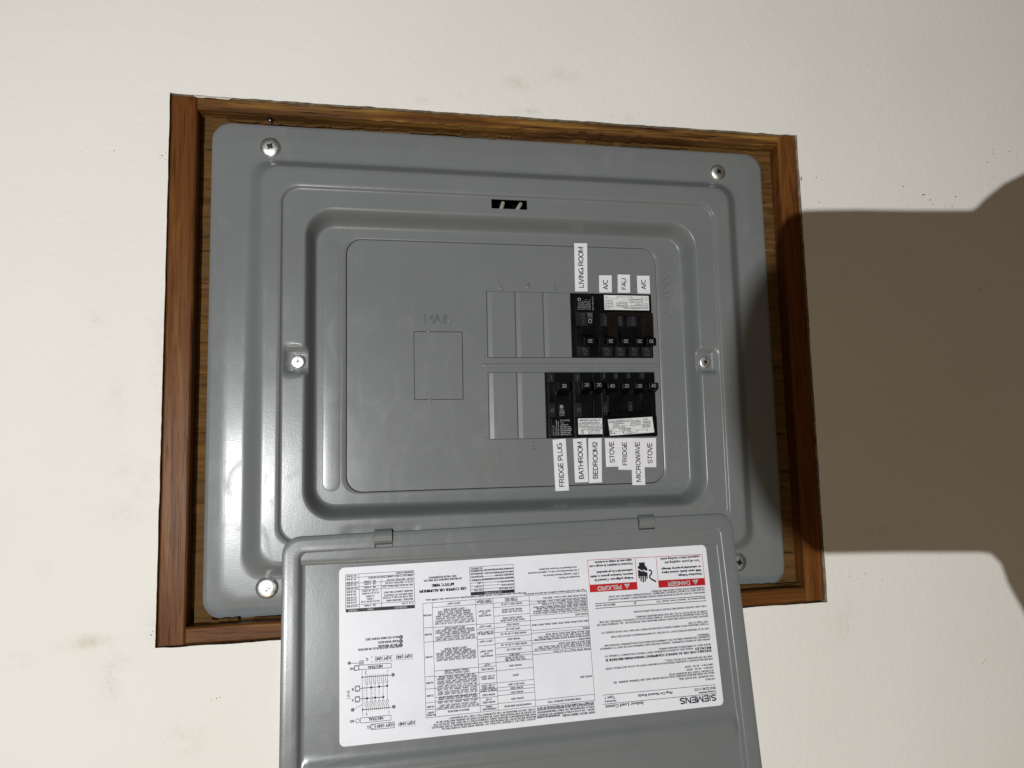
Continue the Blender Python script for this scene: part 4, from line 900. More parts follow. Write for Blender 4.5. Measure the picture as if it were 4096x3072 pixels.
# ---- raised lettering pressed into the sheet
def stamp(txt, fn, x0, x1, mid, cap):
    g = G(); strokes(g, txt, None, x0, x1, mid, cap, .17, fn); g.out('raised_number' if txt != 'MAIN' else 'raised_lettering', M_GREY, PLATE, True)
def up(a, b, t): return (a, 9.5 - .85 * t, b)
stamp('MAIN', up, -75.0, -50.2, 39.2, 8.2)
for txt, x0, x1, z in (('2', -9.2, -4.2, 70.8), ('4', 16.2, 21.2, 70.6), ('6', 41.4, 46.4, 70.6), ('10', 91.4, 100.6, 70.6), ('12', 118.0, 127.0, 70.6)): stamp(txt, up, x0, x1, z, 7.0)
for txt, cx, w in (('1', -5.2, 2.0), ('3', 20.0, 2.5)): stamp(txt, (lambda cx: (lambda a, b, t: (cx - a, 9.5 - .75 * t, -73.0 - b)))(cx), -w, w, 0, 6.6)
stamp('34-9690', lambda a, b, t: (150.4 - b, 9.5 - .8 * t, a), 42.5, 87.0, 0, 5.4)
# ---- screws
def screw(x, y, z, r, h, ang, dome=True):
    g = G(); rings = []; n = 28
    prof = [(1.0, 0), (1.0, .12), (.97, .3), (.86, .62), (.68, .86), (.45, .97), (.2, 1.0)] if dome else [(1, 0), (1, .6), (.93, .82), (.8, .95), (.5, 1), (.2, 1)]
    for a, b in prof: rings.append([(x + r * a * math.cos(2 * math.pi * k / n), y - h * b, z + r * a * math.sin(2 * math.pi * k / n)) for k in range(n)])
    g.loft(rings, False, True); o = g.out('screw', M_ZINC, PANEL, True)
    md = o.modifiers.new('edges', 'EDGE_SPLIT'); md.split_angle = math.radians(60)
    ca, sa = math.cos(ang), math.sin(ang)
    g = G(); y0 = y - h - .08
    def bar(l, w, ca, sa, yy):
        # dark strip painting in the shade of a groove across the head, following its dome
        k = 9; rows = []
        for i in range(k):
            t = -1 + 2 * i / (k - 1); q = abs(t) * l / r
            yy_ = y - h * (1 - .62 * q ** 2.6 if dome else 1 - .25 * q ** 3) - yy
            rows.append([(x + t * l * ca - s_ * w * sa, yy_, z + t * l * sa + s_ * w * ca) for s_ in (-1, 1)])
        g.loft(rows, False, False, False)
    bar(r * .93, r * .062, ca, sa, .10); bar(r * .30, r * .13, -sa, ca, .14); bar(r * .26, r * .13, ca, sa, .17)
    g.out('screw_slot_shade', M_SLOT, o)
for a in ((-202.8, 0, 182.6, 8.6, 2.7, 1.05), (203.8, 0, 182.4, 7.9, 2.7, -.8), (-201.4, 0, -180.6, 8.8, 3.0, 0.0), (203.0, 0, -181.0, 8.4, 3.0, 1.3)): screw(*a)
screw(-178.6, -3.4, -.2, 5.7, 2.2, 1.55, False); screw(178.9, -3.4, -.2, 5.7, 2.2, 1.2, False)
# ---- enclosure behind the cover and the things glimpsed through the latch opening
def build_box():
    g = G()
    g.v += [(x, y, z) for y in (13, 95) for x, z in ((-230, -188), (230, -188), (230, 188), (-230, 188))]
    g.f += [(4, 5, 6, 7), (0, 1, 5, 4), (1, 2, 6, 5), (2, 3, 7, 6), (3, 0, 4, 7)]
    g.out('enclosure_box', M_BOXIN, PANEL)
build_box()
g = G(); g.tube([(-9.5, 2, 128), (-6.4, 1, 137), (-4.2, 1.2, 143.4), (-3.0, 12, 149), (-3, 30, 150)], 1.75, 12)
tag(g.out('cable', M_CABLE, None, True, (-8, 3, 130)), 'pale grey cable behind the latch opening, the one nearer its dark left end', 'cable', 'cables behind the latch opening')
g = G(); g.tube([(2.5, 2, 128), (8.0, 1, 137), (11.8, 1.2, 143.2), (14, 12, 148), (14, 30, 150)], 1.75, 12)
tag(g.out('cable', M_CABLE, None, True, (6, 3, 130)), 'pale grey cable slanting across the right end of the latch opening', 'cable', 'cables behind the latch opening')
g = G(); g.tube([(5.6, 5, 130), (6.0, 5, 143), (6.3, 14, 147)], .55, 8)
tag(g.out('copper_wire', M_COPPER, None, True, (2.4, 6, 133)), 'thin bare copper wire between two pale cables in the latch opening', 'wire')

g = G()
for x, z, r_, y in ((1.2, 139.6, .9, 6), (9.0, 138.6, .8, 5), (3.2, 137.4, .7, 7), (-2.6, 139.2, .5, 4)):
    g.tube([(x, y, z - 1.0), (x + .5, y + .5, z + 1.0)], [r_, r_ * .7], 7)
o = g.out('terminal_bit', M_ZINC, PANEL, True); o['kind'] = 'stuff'

# ---- door, hanging open below the cover
TH = math.radians(7.1)
def door_pt(u, v, n):
    """u across, v down the door from the hinge line, n towards the room"""
    uu = u + .012 * v; vv = v - .012 * (u - 2.5)
    return (uu, -11.0 - math.sin(TH) * vv - math.cos(TH) * n, -141.0 - math.cos(TH) * vv + math.sin(TH) * n)
def build_door():
    U, Vc, HU, HV = 2.5, 144.0, 191.2, 146.5
    rows = [(HU, HV, 13, -12), (HU, HV, 13, -.7), (HU - .2, HV - .2, 12.8, -.25), (HU - .8, HV - .8, 12.4, 0)]
    for k in range(1, 4): rows.append((HU - .8 - 10.6 * k / 3, HV - .8 - 10.0 * k / 3, 12.4 - 6 * k / 3, 0))
    a = (179.4, 135.4, 6.2, 0.0); b = (175.4, 131.4, 4.6, -4.0)
    for k in range(1, 9):
        t = k / 8; s = t * t * (3 - 2 * t); rows.append(tuple(a[i] + (b[i] - a[i]) * (t if i < 3 else s) for i in range(4)))
    b = rows[-1]
    for k in range(1, 85): rows.append((b[0] - 2.0 * k, b[1] - 1.5 * k, 4.4, -4.0))
    g = G(); out = []
    for hx, hz, r, n in rows:
        ring = rring(hx, hz, r, 0, 6, 70, 60)
        q = []
        for x, _, z in ring:
            u, v = U + x, Vc - z; nn = n
            if -4.01 <= n < -3.9 or hx < 179:     # raised bar across the lower part of the door
                kx = 1 - sstep(171, 177.5, abs(x))
                nn += 2.6 * sstep(161.5, 169.5, v) * (1 - sstep(173.5, 181.5, v)) * kx
            nn += .25 * noise.noise(Vector((u * .014, v * .014, 8)))
            q.append(door_pt(u, v, nn))
        out.append(q)
    g.loft(out, False, False)
    last = len(out) - 1; nn_ = len(out[0])
    g.f.append(tuple(last * nn_ + i for i in range(nn_)))
    o = g.out('door', M_GREY, PANEL, True)
    md = o.modifiers.new('edges', 'EDGE_SPLIT'); md.split_angle = math.radians(50)
    # sticker
    ring = rring(156.5, 65.5, 4.0, 0, 8, 1, 1)
    g = G(); g.loft([[door_pt(11.0 + x, 89.0 - z, n) for x, _, z in ring] for n in (-3.9, -3.42)], False, True)
    stick = g.out('rating_sticker', M_STICKER, o); fix_normals(stick)
    def S(s, t, n=-3.30): return door_pt(167.5 - s, 154.5 - t, n)
    ink, red, wht = G(), G(), G()
    for poly, c in STICKER_POLYS:
        t_ = {'k': ink, 'r': red, 'w': wht}[c]; t_.add([S(p[0], p[1], -3.18 if c == 'w' else -3.28) for p in poly], [tuple(range(len(poly)))])
    for s0, t0, s1, t1, w in STICKER_LINES:
        t_ = red if w < 0 else ink; w = abs(w); dx, dy = s1 - s0, t1 - t0; L_ = math.hypot(dx, dy) or 1; px, py = -dy / L_ * w / 2, dx / L_ * w / 2
        t_.add([S(s0 + px, t0 + py), S(s1 + px, t1 + py), S(s1 - px, t1 - py), S(s0 - px, t0 - py)], [(0, 1, 2, 3)])
    for s, t, r, fill in STICKER_DISCS:
        n = 18
        if fill > .5: ink.add([S(s + r * math.cos(2 * math.pi * k / n), t + r * math.sin(2 * math.pi * k / n)) for k in range(n)], [tuple(range(n))])
        else:
            for rr in (r,):
                ink.add([S(s + q * math.cos(2 * math.pi * k / n), t + q * math.sin(2 * math.pi * k / n)) for q in (rr, rr - .35) for k in range(n)], [(k, (k + 1) % n, n + (k + 1) % n, n + k) for k in range(n)])
    for txt, s0, s1, t, cap, b in STICKER_TEXT:
        tg = wht if b >= 10 else ink; bb = b - 10 if b >= 10 else b
        z = -3.18 if b >= 10 else -3.30
        if txt == '!': tg = red if t < 120 else ink; z = -3.1
        # t grows upwards in the reading direction
        fn = (lambda z, t: (lambda a, c: S(a, 2 * t - c, z)))(z, t)
        if txt in ('SIEMENS', 'DANGER', 'PELIGRO'): strokes(tg, txt, fn, s0, s1, t, cap, .22)
        else: write(tg, txt, fn, s0, s1, t, cap * (1.26 if cap < 1.7 else 1.06), max(bb, 1), txt not in ('!', '1', '2', '3'))
    write(ink, 'LINE', lambda a, c: S(306.3 + c, 33.6 + a), 0, 6.0, 0, 2.2, 0)
    # hinge knuckles curl out of slots in the door
    for u0, u1, off in ((-117.4, -103.6, 0), (106.2, 120.2, 0)):
        g = G(); rings = []
        for k in range(13):
            a = math.radians(-100 + 205 * k / 12); rr = 5.6
            rings.append([door_pt(u, -.6 + 1.6 - rr * 1.06 * math.cos(a + math.pi / 2), -1.8 + rr * math.sin(a + math.pi / 2)) for u in (u0, u0 + .5, u1 - 4.3, u1 - 4.0, u1 - .5, u1)])
        inner = []
        for k in range(12, -1, -1):
            a = math.radians(-100 + 205 * k / 12); rr = 4.2
            inner.append([door_pt(u, -.6 + 1.6 - rr * 1.06 * math.cos(a + math.pi / 2), -1.8 + rr * math.sin(a + math.pi / 2)) for u in (u0, u0 + .5, u1 - 4.3, u1 - 4.0, u1 - .5, u1)])
        prof = rings + inner
        n6 = 6; v = [p for r in prof for p in r]; f = []
        m_ = len(prof)
        for k in range(m_):
            j = (k + 1) % m_
            for i in range(n6 - 1): f.append((k * n6 + i, k * n6 + i + 1, j * n6 + i + 1, j * n6 + i))
        for i in (0, n6 - 1): 
            for k in range(12): f.append((k * n6 + i, (k + 1) * n6 + i, (m_ - 2 - k) * n6 + i, (m_ - 1 - k) * n6 + i))
        h = mk('hinge_knuckle', v, f, M_GREY, PANEL, False); fix_normals(h)
        h.data.polygons.foreach_set('use_smooth', [True] * len(h.data.polygons))
        md = h.modifiers.new('edges', 'EDGE_SPLIT'); md.split_angle = math.radians(40)
        # dark block on the door, painting in the shade of the knuckle's slot
        g = G()
        a_, b_ = (u0 - .3, u1 + .5)
        lo = 9.6 if u0 < 0 else 7.6
        g.add([door_pt(a_, -2.4, .4), door_pt(b_, -2.4, .4), door_pt(b_, lo, .4), door_pt(a_, lo, .4), door_pt(a_, -2.4, -1), door_pt(b_, -2.4, -1), door_pt(b_, lo, -1), door_pt(a_, lo, -1)],
              [(0, 1, 2, 3), (0, 4, 5, 1), (1, 5, 6, 2), (2, 6, 7, 3), (3, 7, 4, 0)])
        g.out('hinge_slot_shade', M_BOXIN, o)
        if u0 < 0:
            g = G(); g.add([door_pt(u0 + 1.2, 7.4, .6), door_pt(u1 + .2, 7.4, .6), door_pt(u1 + .2, 9.2, .6), door_pt(u0 + 1.2, 9.2, .6), door_pt(u0 + 1.2, 7.4, .05), door_pt(u1 + .2, 7.4, .05), door_pt(u1 + .2, 9.2, .05), door_pt(u0 + 1.2, 9.2, .05)],
                           [(0, 1, 2, 3), (0, 4, 5, 1), (1, 5, 6, 2), (2, 6, 7, 3), (3, 7, 4, 0)])
            g.out('hinge_tongue', M_GREY, o)
    return o, stick, ink, red, wht
DOOR, STICK, INK, RED, WHT = build_door()

# ------------------------------------------------------------------ circuit breakers
def breaker(label, x0, x1, top, group='circuit breakers in the grey panel'):
    zin = TOPZ[0] if top else BOTZ[1]; sg = 1 if top else -1
    org = ((x0 + x1) / 2, 9, zin + sg * 29.5)
    r = empty('circuit_breaker', org, label, 'circuit breaker', group)
    def put(name, m, items, parent=None, bev=0):
        g = G()
        for w0, w1, d0, d1, ya, yb, *c in items: g.box(x0 + w0, x0 + w1, ya, yb, zin + sg * d0, zin + sg * d1, c[0] if c else .0)
        o = g.out(name, m, parent or r, False, org); fix_normals(o)
        if bev: bevel(o, bev, 2, 40)
        return o
    return r, put, zin, sg, org
def handle(put, root, org, x0, zin, sg, w0, w1, d0, d1, txt, upside, ytip=-4.6, mm=None):
    """toggle: a leaning wedge with a flat printed face"""
    g = G(); zc0, zc1 = zin + sg * d0, zin + sg * d1
    a, b = x0 + w0, x0 + w1
    base = [(a + .9, 7.0, zin + sg * (d0 - .3)), (b - .9, 7.0, zin + sg * (d0 - .3)), (b - .9, 7.0, zin + sg * (d1 + 4.6)), (a + .9, 7.0, zin + sg * (d1 + 4.6))]
    mid = [(a, ytip + 4.4, zc0 + sg * -.4), (b, ytip + 4.4, zc0 + sg * -.4), (b, ytip + 3.8, zc1 + sg * 1.4), (a, ytip + 3.8, zc1 + sg * 1.4)]
    tip = [(a + .3, ytip, zc0), (b - .3, ytip, zc0), (b - .3, ytip, zc1), (a + .3, ytip, zc1)]
    g.loft([base, mid, tip], False, True); o = g.out('handle', mm or M_BLACK2, root, False, org); fix_normals(o); bevel(o, .45, 2, 30)
    pg = G(); s = 1 if not upside else -1; cx, cz = (a + b) / 2, (zc0 + zc1) / 2
    strokes(pg, txt, lambda p, q: (cx + s * p, ytip - .08, cz + s * q), -2.1, 2.1, 0, 3.1, .105)
    PENDING.append((pg, 'rating_number', M_HPRINT, o, org))
PENDING = []
def printed(root, org, m, name='printed_text'):
    g = G(); PENDING.append((g, name, m, root, org)); return g
def lines_of_text(g, fn, rows, cap, w0, w1, top, pitch, bold=0):
    for i, tx in enumerate(rows):
        if not tx: continue
        if isinstance(tx, tuple): tx, a, b = tx
        else: a, b = w0, w1
        write(g, tx, fn, a, b, top - i * pitch, cap, bold)
def ring_mark(g, fn, cx, cy, r, w=.28, n=20):
    g.add([fn(cx + q * math.cos(2 * math.pi * k / n), cy + q * math.sin(2 * math.pi * k / n)) for q in (r, r - w) for k in range(n)], [(k, (k + 1) % n, n + (k + 1) % n, n + k) for k in range(n)])
def bar_mark(g, fn, x0, y0, x1, y1, w=.25):
    dx, dy = x1 - x0, y1 - y0; L_ = math.hypot(dx, dy); px, py = -dy / L_ * w / 2, dx / L_ * w / 2
    g.add([fn(x0 + px, y0 + py), fn(x1 + px, y1 + py), fn(x1 - px, y1 - py), fn(x0 - px, y0 - py)], [(0, 1, 2, 3)])
M_MARK = simple("moulded_mark_grey", (.10, .10, .11), .4, 0, .5)

# 1. upper single breaker, under the LIVING ROOM strip
X0, X1 = PX[3] + .2, PX[4] - .25; Xb = X0; ZT = TOPZ[0]
r, put, zin, sg, org = breaker('upper single black breaker with one inverted 20 handle, under the LIVING ROOM label', X0, X1, True)
put('case', M_BLACK, [(0, 25.2, .2, 59.2, 8.6, 40), (3.2, 21.4, .4, 58.6, 6.6, 12, .3), (4.0, 18.9, 42.2, 58.2, 6.2, 12, .3)], bev=.25)
put('toggle_frame', M_BLACK, [(5.0, 20.6, 26.9, 28.5, 5.2, 9, .2), (5.0, 6.4, 11, 28.5, 5.2, 9, .2), (19.3, 20.6, 11, 28.5, 5.2, 9, .2), (5.0, 20.6, 9.8, 11.2, 5.2, 9, .2)])
put('toggle_well_shade', M_BLACK2, [(9.4, 19.3, 20.0, 27.0, 6.3, 7)])  # flat darker plate; the shade of the well is put into its colour
put('indicator_window', M_WINDOW, [(4.2, 15.2, 1.2, 9.8, 5.4, 9, .3)])
put('indicator_window', M_WINDOW, [(3.6, 14.6, 28.8, 41.4, 5.8, 9, .3)])
handle(put, r, org, X0, zin, sg, 7.2, 19.2, 9.9, 16.6, '20', True)
g = printed(r, org, M_WPRINT)
fn = lambda a, b: (Xb + 18.4 - a, 6.1, ZT + 42.8 - b + 0.0)
for i, (tx, w) in enumerate((("1 Pole Type/Tipo QP", 12.2), ("Interrupting Rating", 12.0), ("MAX. RMS. SYM. AMPS", 12.0), ("10,000 120/240 V~", 12.0), ("HACR Type, SWD 40°C", 12.0), ("AWG 14-10", 8.0), ("15 - 60", 5.0))):
    write(g, tx, fn, .6, .6 + w, -1.2 - i * 1.45, .95, 1)
ring_mark(g, lambda a, b: (Xb + a, 6.1, ZT + b), 7.4, 53.0, 1.5, .35); write(g, 'CU-AL 60/75°C WIRE', lambda a, b: (Xb + 20.2 - b, 6.5, ZT + 56.0 - a), 0, 13.0, 0, 1.0, 1)
ring_mark(g, lambda a, b: (Xb + a, 5.6, ZT + b), 16.8, 33.0, 1.7, .3)
for i, tx in enumerate(("LISTED", "C.B.", "ISSUE NO.", "AD-0615", "ER2615")): write(g, tx, lambda a, b: (Xb + 19.0 - a, 5.6, ZT + 35.2 + b * -1 + 0), 0, 4.4, -i * 1.3, .85, 1)
mk_ = printed(r, org, M_MARK, 'moulded_mark')
for yy in (31.5, 33.2): ring_mark(mk_, lambda a, b: (Xb + a, 5.7, ZT + b), 10.5, yy, .9, .2, 4)
for yy in (35.5, 37.0, 38.6, 40.0): bar_mark(mk_, lambda a, b: (Xb + a, 5.7, ZT + b), 8.6, yy, 12.0, yy)
bar_mark(mk_, lambda a, b: (Xb + a, 5.3, ZT + b), 9.5, 8.6, 13.0, 5.0, .35); bar_mark(mk_, lambda a, b: (Xb + a, 5.3, ZT + b), 9.5, 8.6, 9.5, 5.0); bar_mark(mk_, lambda a, b: (Xb + a, 5.3, ZT + b), 9.6, 3.6, 12.8, 3.6); bar_mark(mk_, lambda a, b: (Xb + a, 5.3, ZT + b), 9.6, 2.0, 12.8, 2.0)

# 2. upper quad breaker
X0q, X1q = PX[4] + .1, PX[6] - .2
r, put, zin, sg, org = breaker('upper four handle breaker with white sticker and inverted 30 20 20 30 handles', X0q, X1q, True)
put('case', M_BLACK, [(0, 51.2, .2, 59.2, 8.6, 40), (.5, 50.8, .4, 41.6, 6.6, 12, .3), (.6, 50.6, 42.2, 58.9, 5.8, 12, .35)], bev=.25)
put('sticker_plate', M_BLABEL, [(5.2, 48.2, 43.8, 57.4, 5.55, 6.2, .1)])
put('toggle_well_shade', M_BLACK2, [(16.8, 22.6, 20, 27, 6.3, 7), (29.8, 36.2, 20, 27, 6.3, 7), (4.8, 9, 20, 27, 6.3, 7)])
for w0, w1 in ((1.2, 7.6), (16.2, 22.8), (26.2, 35.6)): put('indicator_window', M_WINDOW, [(w0, w1, 28.6, 40.6, 5.6, 9, .3)])
for w0, w1 in ((1.8, 11.2), (14.4, 23.6), (27.2, 36.6), (39.8, 49.2)): put('indicator_window', M_WINDOW, [(w0, w1, 1.0, 9.8, 5.4, 9, .3)])
put('handle_tie', M_BROWN, [(6.8, 16.2, 17.5, 41.0, 2.6, 7, .5), (38.6, 50.4, 17.5, 41.0, 2.6, 7, .5), (6.8, 50.4, 37.6, 41.0, 3.0, 7, .5)])
put('coupler', M_BLACK2, [(18, 37, 14, 20.4, -2.2, 5, .6)])
for w0, w1, tx in ((2.6, 11.0, '30'), (16.8, 25.0, '20'), (29.8, 38.0, '20'), (40.4, 49.6, '30')): handle(put, r, org, X0q, zin, sg, w0, w1, 10.2, 16.4, tx, True)
g = printed(r, org, M_INK)
fn = lambda a, b: (X0q + 47.6 - a, 5.45, ZT + 43.9 - b)
for i, (tx, a, b) in enumerate((("Current Interrupting Rating/Pouvoir de coupure", .6, 24), ("MAX. RMS. SYM. AMPS./AMPS. SYM. EFF. MAX.", .6, 27), ("Circuit Breaker/Disjoncteur", 4, 18), ("2-1 Pole/Pôles", 5, 13), ("Issue No. N-21   SIEMENS", 5, 18), ("Class CTL, 40°C, HACR Type", 5, 19), ("Déclenchement simultané", 5, 19))):
    write(g, tx, fn, a, b, -1.3 - i * 1.4, .85, 1)
for i, (tx, a, b) in enumerate((("Type QT", 37, 42), ("SPACE FOLD AREA", 34, 41.5), ("1 space CTL only", 34, 41.5), ("Use with 60/75°C", 34, 41.5), ("Disconnect all", 34, 41.5), ("plus ancien", 35, 41))):
    write(g, tx, fn, a, b, -1.3 - i * 1.4, .85, 1)
for i, tx in enumerate(("10,000 120/240 V~", "CU-AL 60/75°C WIRE/FIL", "AWG 14-8 | 10-6")): write(g, tx, fn, 20, 31, -2.7 - i * 1.4, .85, 1)
for a in (21, 22.5, 24, 25.5, 27, 28.5): bar_mark(g, fn, a, -7.8, a, -5.6, .2)
bar_mark(g, fn, 20, -6.7, 31, -6.7, .2)
for w in (2.2, 12.8, 26.6, 36.4):
    ring_mark(g, lambda a, b: (X0q + 5.2 + a, 5.45, ZT + b), w, 55.4, .55, .54, 12)
bar_mark(g, lambda a, b: (X0q + 5.2 + a, 5.45, ZT + b), 2.2, 54.0, 12.8, 54.0, .22); bar_mark(g, lambda a, b: (X0q + 5.2 + a, 5.45, ZT + b), 26.6, 54.0, 36.4, 54.0, .22); bar_mark(g, lambda a, b: (X0q + 5.2 + a, 5.45, ZT + b), 12.8, 56.0, 26.6, 56.0, .22)
for yy in (49.0, 54.2): ring_mark(g, lambda a, b: (X0q + a, 5.45, ZT + b), 45.4, yy, 1.5, .35)
mk_ = printed(r, org, M_MARK, 'moulded_mark')
for w in (4.6, 17.2, 30.2, 42.6):
    f_ = lambda a, b, w=w: (X0q + w + a, 5.3, ZT + b)
    bar_mark(mk_, f_, .4, 8.8, 3.4, 5.4, .4); bar_mark(mk_, f_, .4, 8.8, .4, 5.2); bar_mark(mk_, f_, .4, 3.8, 3.4, 3.8); bar_mark(mk_, f_, .4, 2.0, 3.4, 2.0); bar_mark(mk_, f_, .4, 2.0, .4, 3.8); bar_mark(mk_, f_, 3.4, 2.0, 3.4, 3.8)
for w in (4.0, 18.0, 30.4):
    for yy in (30.2, 32.0, 33.8, 35.6, 37.4): bar_mark(mk_, lambda a, b: (X0q + a, 5.5, ZT + b), w, yy, w + 3.2, yy)

# 3. lower single breaker (FRIDGE PLUG)
X0, X1 = PX[2] + .2, PX[3] - .25
Xa = X0
r, put, zin, sg, org = breaker('lower single black breaker with white print and one 20 handle, above FRIDGE PLUG', X0, X1, False)
put('case', M_BLACK, [(0, 25.2, .2, 58.8, 8.6, 40), (2.2, 23.4, .4, 58.4, 6.6, 12, .3), (3.6, 23.2, 41.4, 57.6, 6.1, 12, .3), (11.4, 23.0, 27.4, 41.0, 6.1, 12, .2)], bev=.25)
put('toggle_frame', M_BLACK, [(2.8, 22.6, 10.4, 11.4, 5.4, 9, .2), (2.8, 3.8, 10.4, 27, 5.4, 9, .2), (21.6, 22.6, 10.4, 27, 5.4, 9, .2), (2.8, 22.6, 26.2, 27.2, 5.4, 9, .2)])
put('toggle_well_shade', M_BLACK2, [(8.6, 17.6, 16, 26, 6.2, 7)])
put('indicator_window', M_WINDOW, [(2.0, 7.4, 1.2, 9.2, 5.2, 9, .3)])
put('indicator_window', M_WINDOW, [(2.6, 7.6, 27.8, 40.4, 5.2, 9, .3)])
handle(put, r, org, X0, zin, sg, 8.0, 19.6, 10.2, 17.2, '20', False)
g = printed(r, org, M_WPRINT); fz = lambda y: (lambda a, b: (Xa + a, y, BOTZ[1] + b))
ring_mark(g, fz(6.0), 13.6, -31.2, 1.5, .35); write(g, 'UL', fz(6.0), 12.9, 14.3, -31.2, 1.2, 1)
for i, tx in enumerate(("LISTED", "C.B./Disj.", "ISSUE NO.", "L-6028", "ER2615")): write(g, tx, fz(6.0), 11.8, 16.0, -33.8 - i * 1.3, .9, 1)
write(g, 'SIEMENS', fz(6.0), 12.0, 20.4, -43.4, 1.5, 2)
for i, (tx, b) in enumerate((("1 Pole", 15.6), ("Type/Tipo QP", 19.2), ("Interrupting Rating", 21.4), ("Pouvoir de Coupure", 22.2), ("MAX. RMS SYM AMPS", 21.8), ("AMP SYM EFF MAX.", 21.2), ("10,000 120/240 V~", 22.4))): write(g, tx, fz(6.0), 12.0, b, -45.4 - i * 1.75, 1.15, 1)
for i, tx in enumerate(("AWG | 14-10", "lb-in | 25", "CU/AL 60/75°C WIRE/FIL", "HACR Type, SWD, 40°C")): write(g, tx, lambda a, b, i=i: (Xa + 5.4 + i * 1.6 - b, 6.0, BOTZ[1] - 56.6 + a), 0, (9, 8, 13.6, 12.6)[i], 0, 1.0, 1)
mk_ = printed(r, org, M_MARK, 'moulded_mark')
bar_mark(mk_, fz(5.1), 4.7, -6.6, 4.7, -3.4, .4); ring_mark(mk_, fz(5.1), 5.1, -34.2, 1.5, .4)

# 4. lower tandem breaker
X0, X1 = PX[3] + .1, PX[4] + .3; Xt = X0
r, put, zin, sg, org = breaker('lower twin black breaker with two 20 handles, above BATHROOM and BEDROOM2', X0, X1, False)
put('case', M_BLACK, [(0, 25.6, .2, 58.8, 8.6, 40), (.5, 17.0, .4, 40.8, 6.4, 12, .3), (17.2, 25.3, .4, 40.8, 6.5, 12, .3), (.5, 25.2, 41.0, 58.6, 6.4, 12, .3)], bev=.25)
put('toggle_well_shade', M_BLACK2, [(4.6, 10.0, 15, 26, 6.0, 7), (15.8, 21.6, 15, 26, 6.0, 7)])
put('indicator_window', M_WINDOW, [(.6, 6.0, 1.2, 9.2, 5.2, 9, .3)])
put('indicator_window', M_WINDOW, [(1.0, 6.4, 27.8, 40.6, 5.2, 9, .3)])
put('sticker_plate', M_BLABEL, [(2.8, 25.0, 41.8, 56.0, 6.15, 6.8, .1)])
handle(put, r, org, X0, zin, sg, 4.2, 13.2, 9.4, 16.4, '20', False); handle(put, r, org, X0, zin, sg, 15.4, 24.6, 9.4, 16.4, '20', False)
g = printed(r, org, M_INK); ft = lambda a, b: (Xt + a, 6.05, BOTZ[1] + b)
write(g, 'SIEMENS', ft, 4.0, 12.2, -43.4, 1.2, 2); write(g, 'Type/Tipo QT', ft, 13.0, 23.8, -43.4, 1.3, 1)
for i, (tx, a, b) in enumerate((("Interrupting Rating/Pouvoir de coupure", 5, 22), ("MAX. RMS SYM AMPS./AMPS SYM EFF MAX.", 3.4, 23.4), ("10,000 120/240 V~  60 Hz  Class CTL", 3.4, 24.4), ("Circuit Breaker/Disjoncteur No Common Trip", 3.4, 24.4), ("2-1 Pole/Pôle   Déclenchement indépendant", 3.4, 24.4), ("Issue No. N-22  HACR Type/Tipo, 40°C", 8, 24.4), ("CU-AL 60/75°C WIRE/FIL", 11, 23), ("AWG | 14-8 | 10-6", 12, 23.6), ("lb-in | 25 | 35", 12, 23))): write(g, tx, ft, a, b, -45.1 - i * 1.28, .85, 1)
ring_mark(g, ft, 6.4, -52.8, 1.5, .35); write(g, 'UL', ft, 5.7, 7.1, -52.8, 1.1, 1); write(g, 'LISTED', ft, 5.0, 8.0, -55.0, .8, 1)
mk_ = printed(r, org, M_MARK, 'moulded_mark')
bar_mark(mk_, lambda a, b: (Xt + a, 5.1, BOTZ[1] + b), 3.2, -6.6, 3.2, -3.4, .4); ring_mark(mk_, lambda a, b: (Xt + a, 5.1, BOTZ[1] + b), 3.6, -34.2, 1.5, .4)

# 5. lower quad breaker
X0, X1 = PX[4] + .5, PX[6] - .1; Xq = X0
r, put, zin, sg, org = breaker('lower four handle breaker with white sticker and 40 20 20 40 handles', X0, X1, False)
put('case', M_BLACK, [(0, 51.0, .2, 58.8, 8.6, 40), (.3, 50.6, .4, 40.6, 6.6, 12, .3), (.3, 50.8, 41.0, 58.6, 5.8, 12, .35)], bev=.25)
put('toggle_well_shade', M_BLACK2, [(16.6, 20.6, 16, 26, 6.3, 7), (28.8, 33.6, 16, 26, 6.3, 7)])
put('toggle_frame', M_BLACK, [(15.6, 16.6, 14, 27, 5.2, 9, .2), (33.8, 34.8, 14, 27, 5.2, 9, .2), (15.4, 36.6, 26.8, 36, 5.4, 9, .3)])
for w0, w1 in ((.3, 3.9), (11.6, 15.0), (23.6, 27.4), (36.2, 40.2)): put('indicator_window', M_WINDOW, [(w0, w1, .6, 7.0, 5.2, 9, .3)])
put('indicator_window', M_WINDOW, [(.2, 4.2, 27.4, 39.4, 5.2, 9, .3)]); put('indicator_window', M_WINDOW, [(23.8, 27.8, 27.2, 36.0, 4.9, 9, .3)])
put('handle_tie', M_BLACK2, [(5.2, 14.4, 12, 40.2, 2.4, 7, .5), (37.0, 45.6, 12, 40.2, 2.4, 7, .5), (5.2, 45.6, 36.2, 40.2, 2.8, 7, .5)])
g = G(); rings = []
for rr, y in ((7.3, 6), (7.3, -2.4), (6.8, -3.0), (.1, -3.0)): rings.append([(Xq + 25.9 + rr * math.cos(2 * math.pi * k / 32), y, zin - 11.6 + rr * .72 * math.sin(2 * math.pi * k / 32)) for k in range(32)])
g.loft(rings); o = g.out('coupler_disc', M_BLACK, r, False, org); fix_normals(o)
for w0, w1, tx in ((1.6, 10.6, '40'), (15.6, 23.8, '20'), (27.8, 36.0, '20'), (40.3, 49.4, '40')): handle(put, r, org, X0, zin, sg, w0, w1, 11.2, 16.6, tx, False, -4.6 if tx == '40' else -4.0)
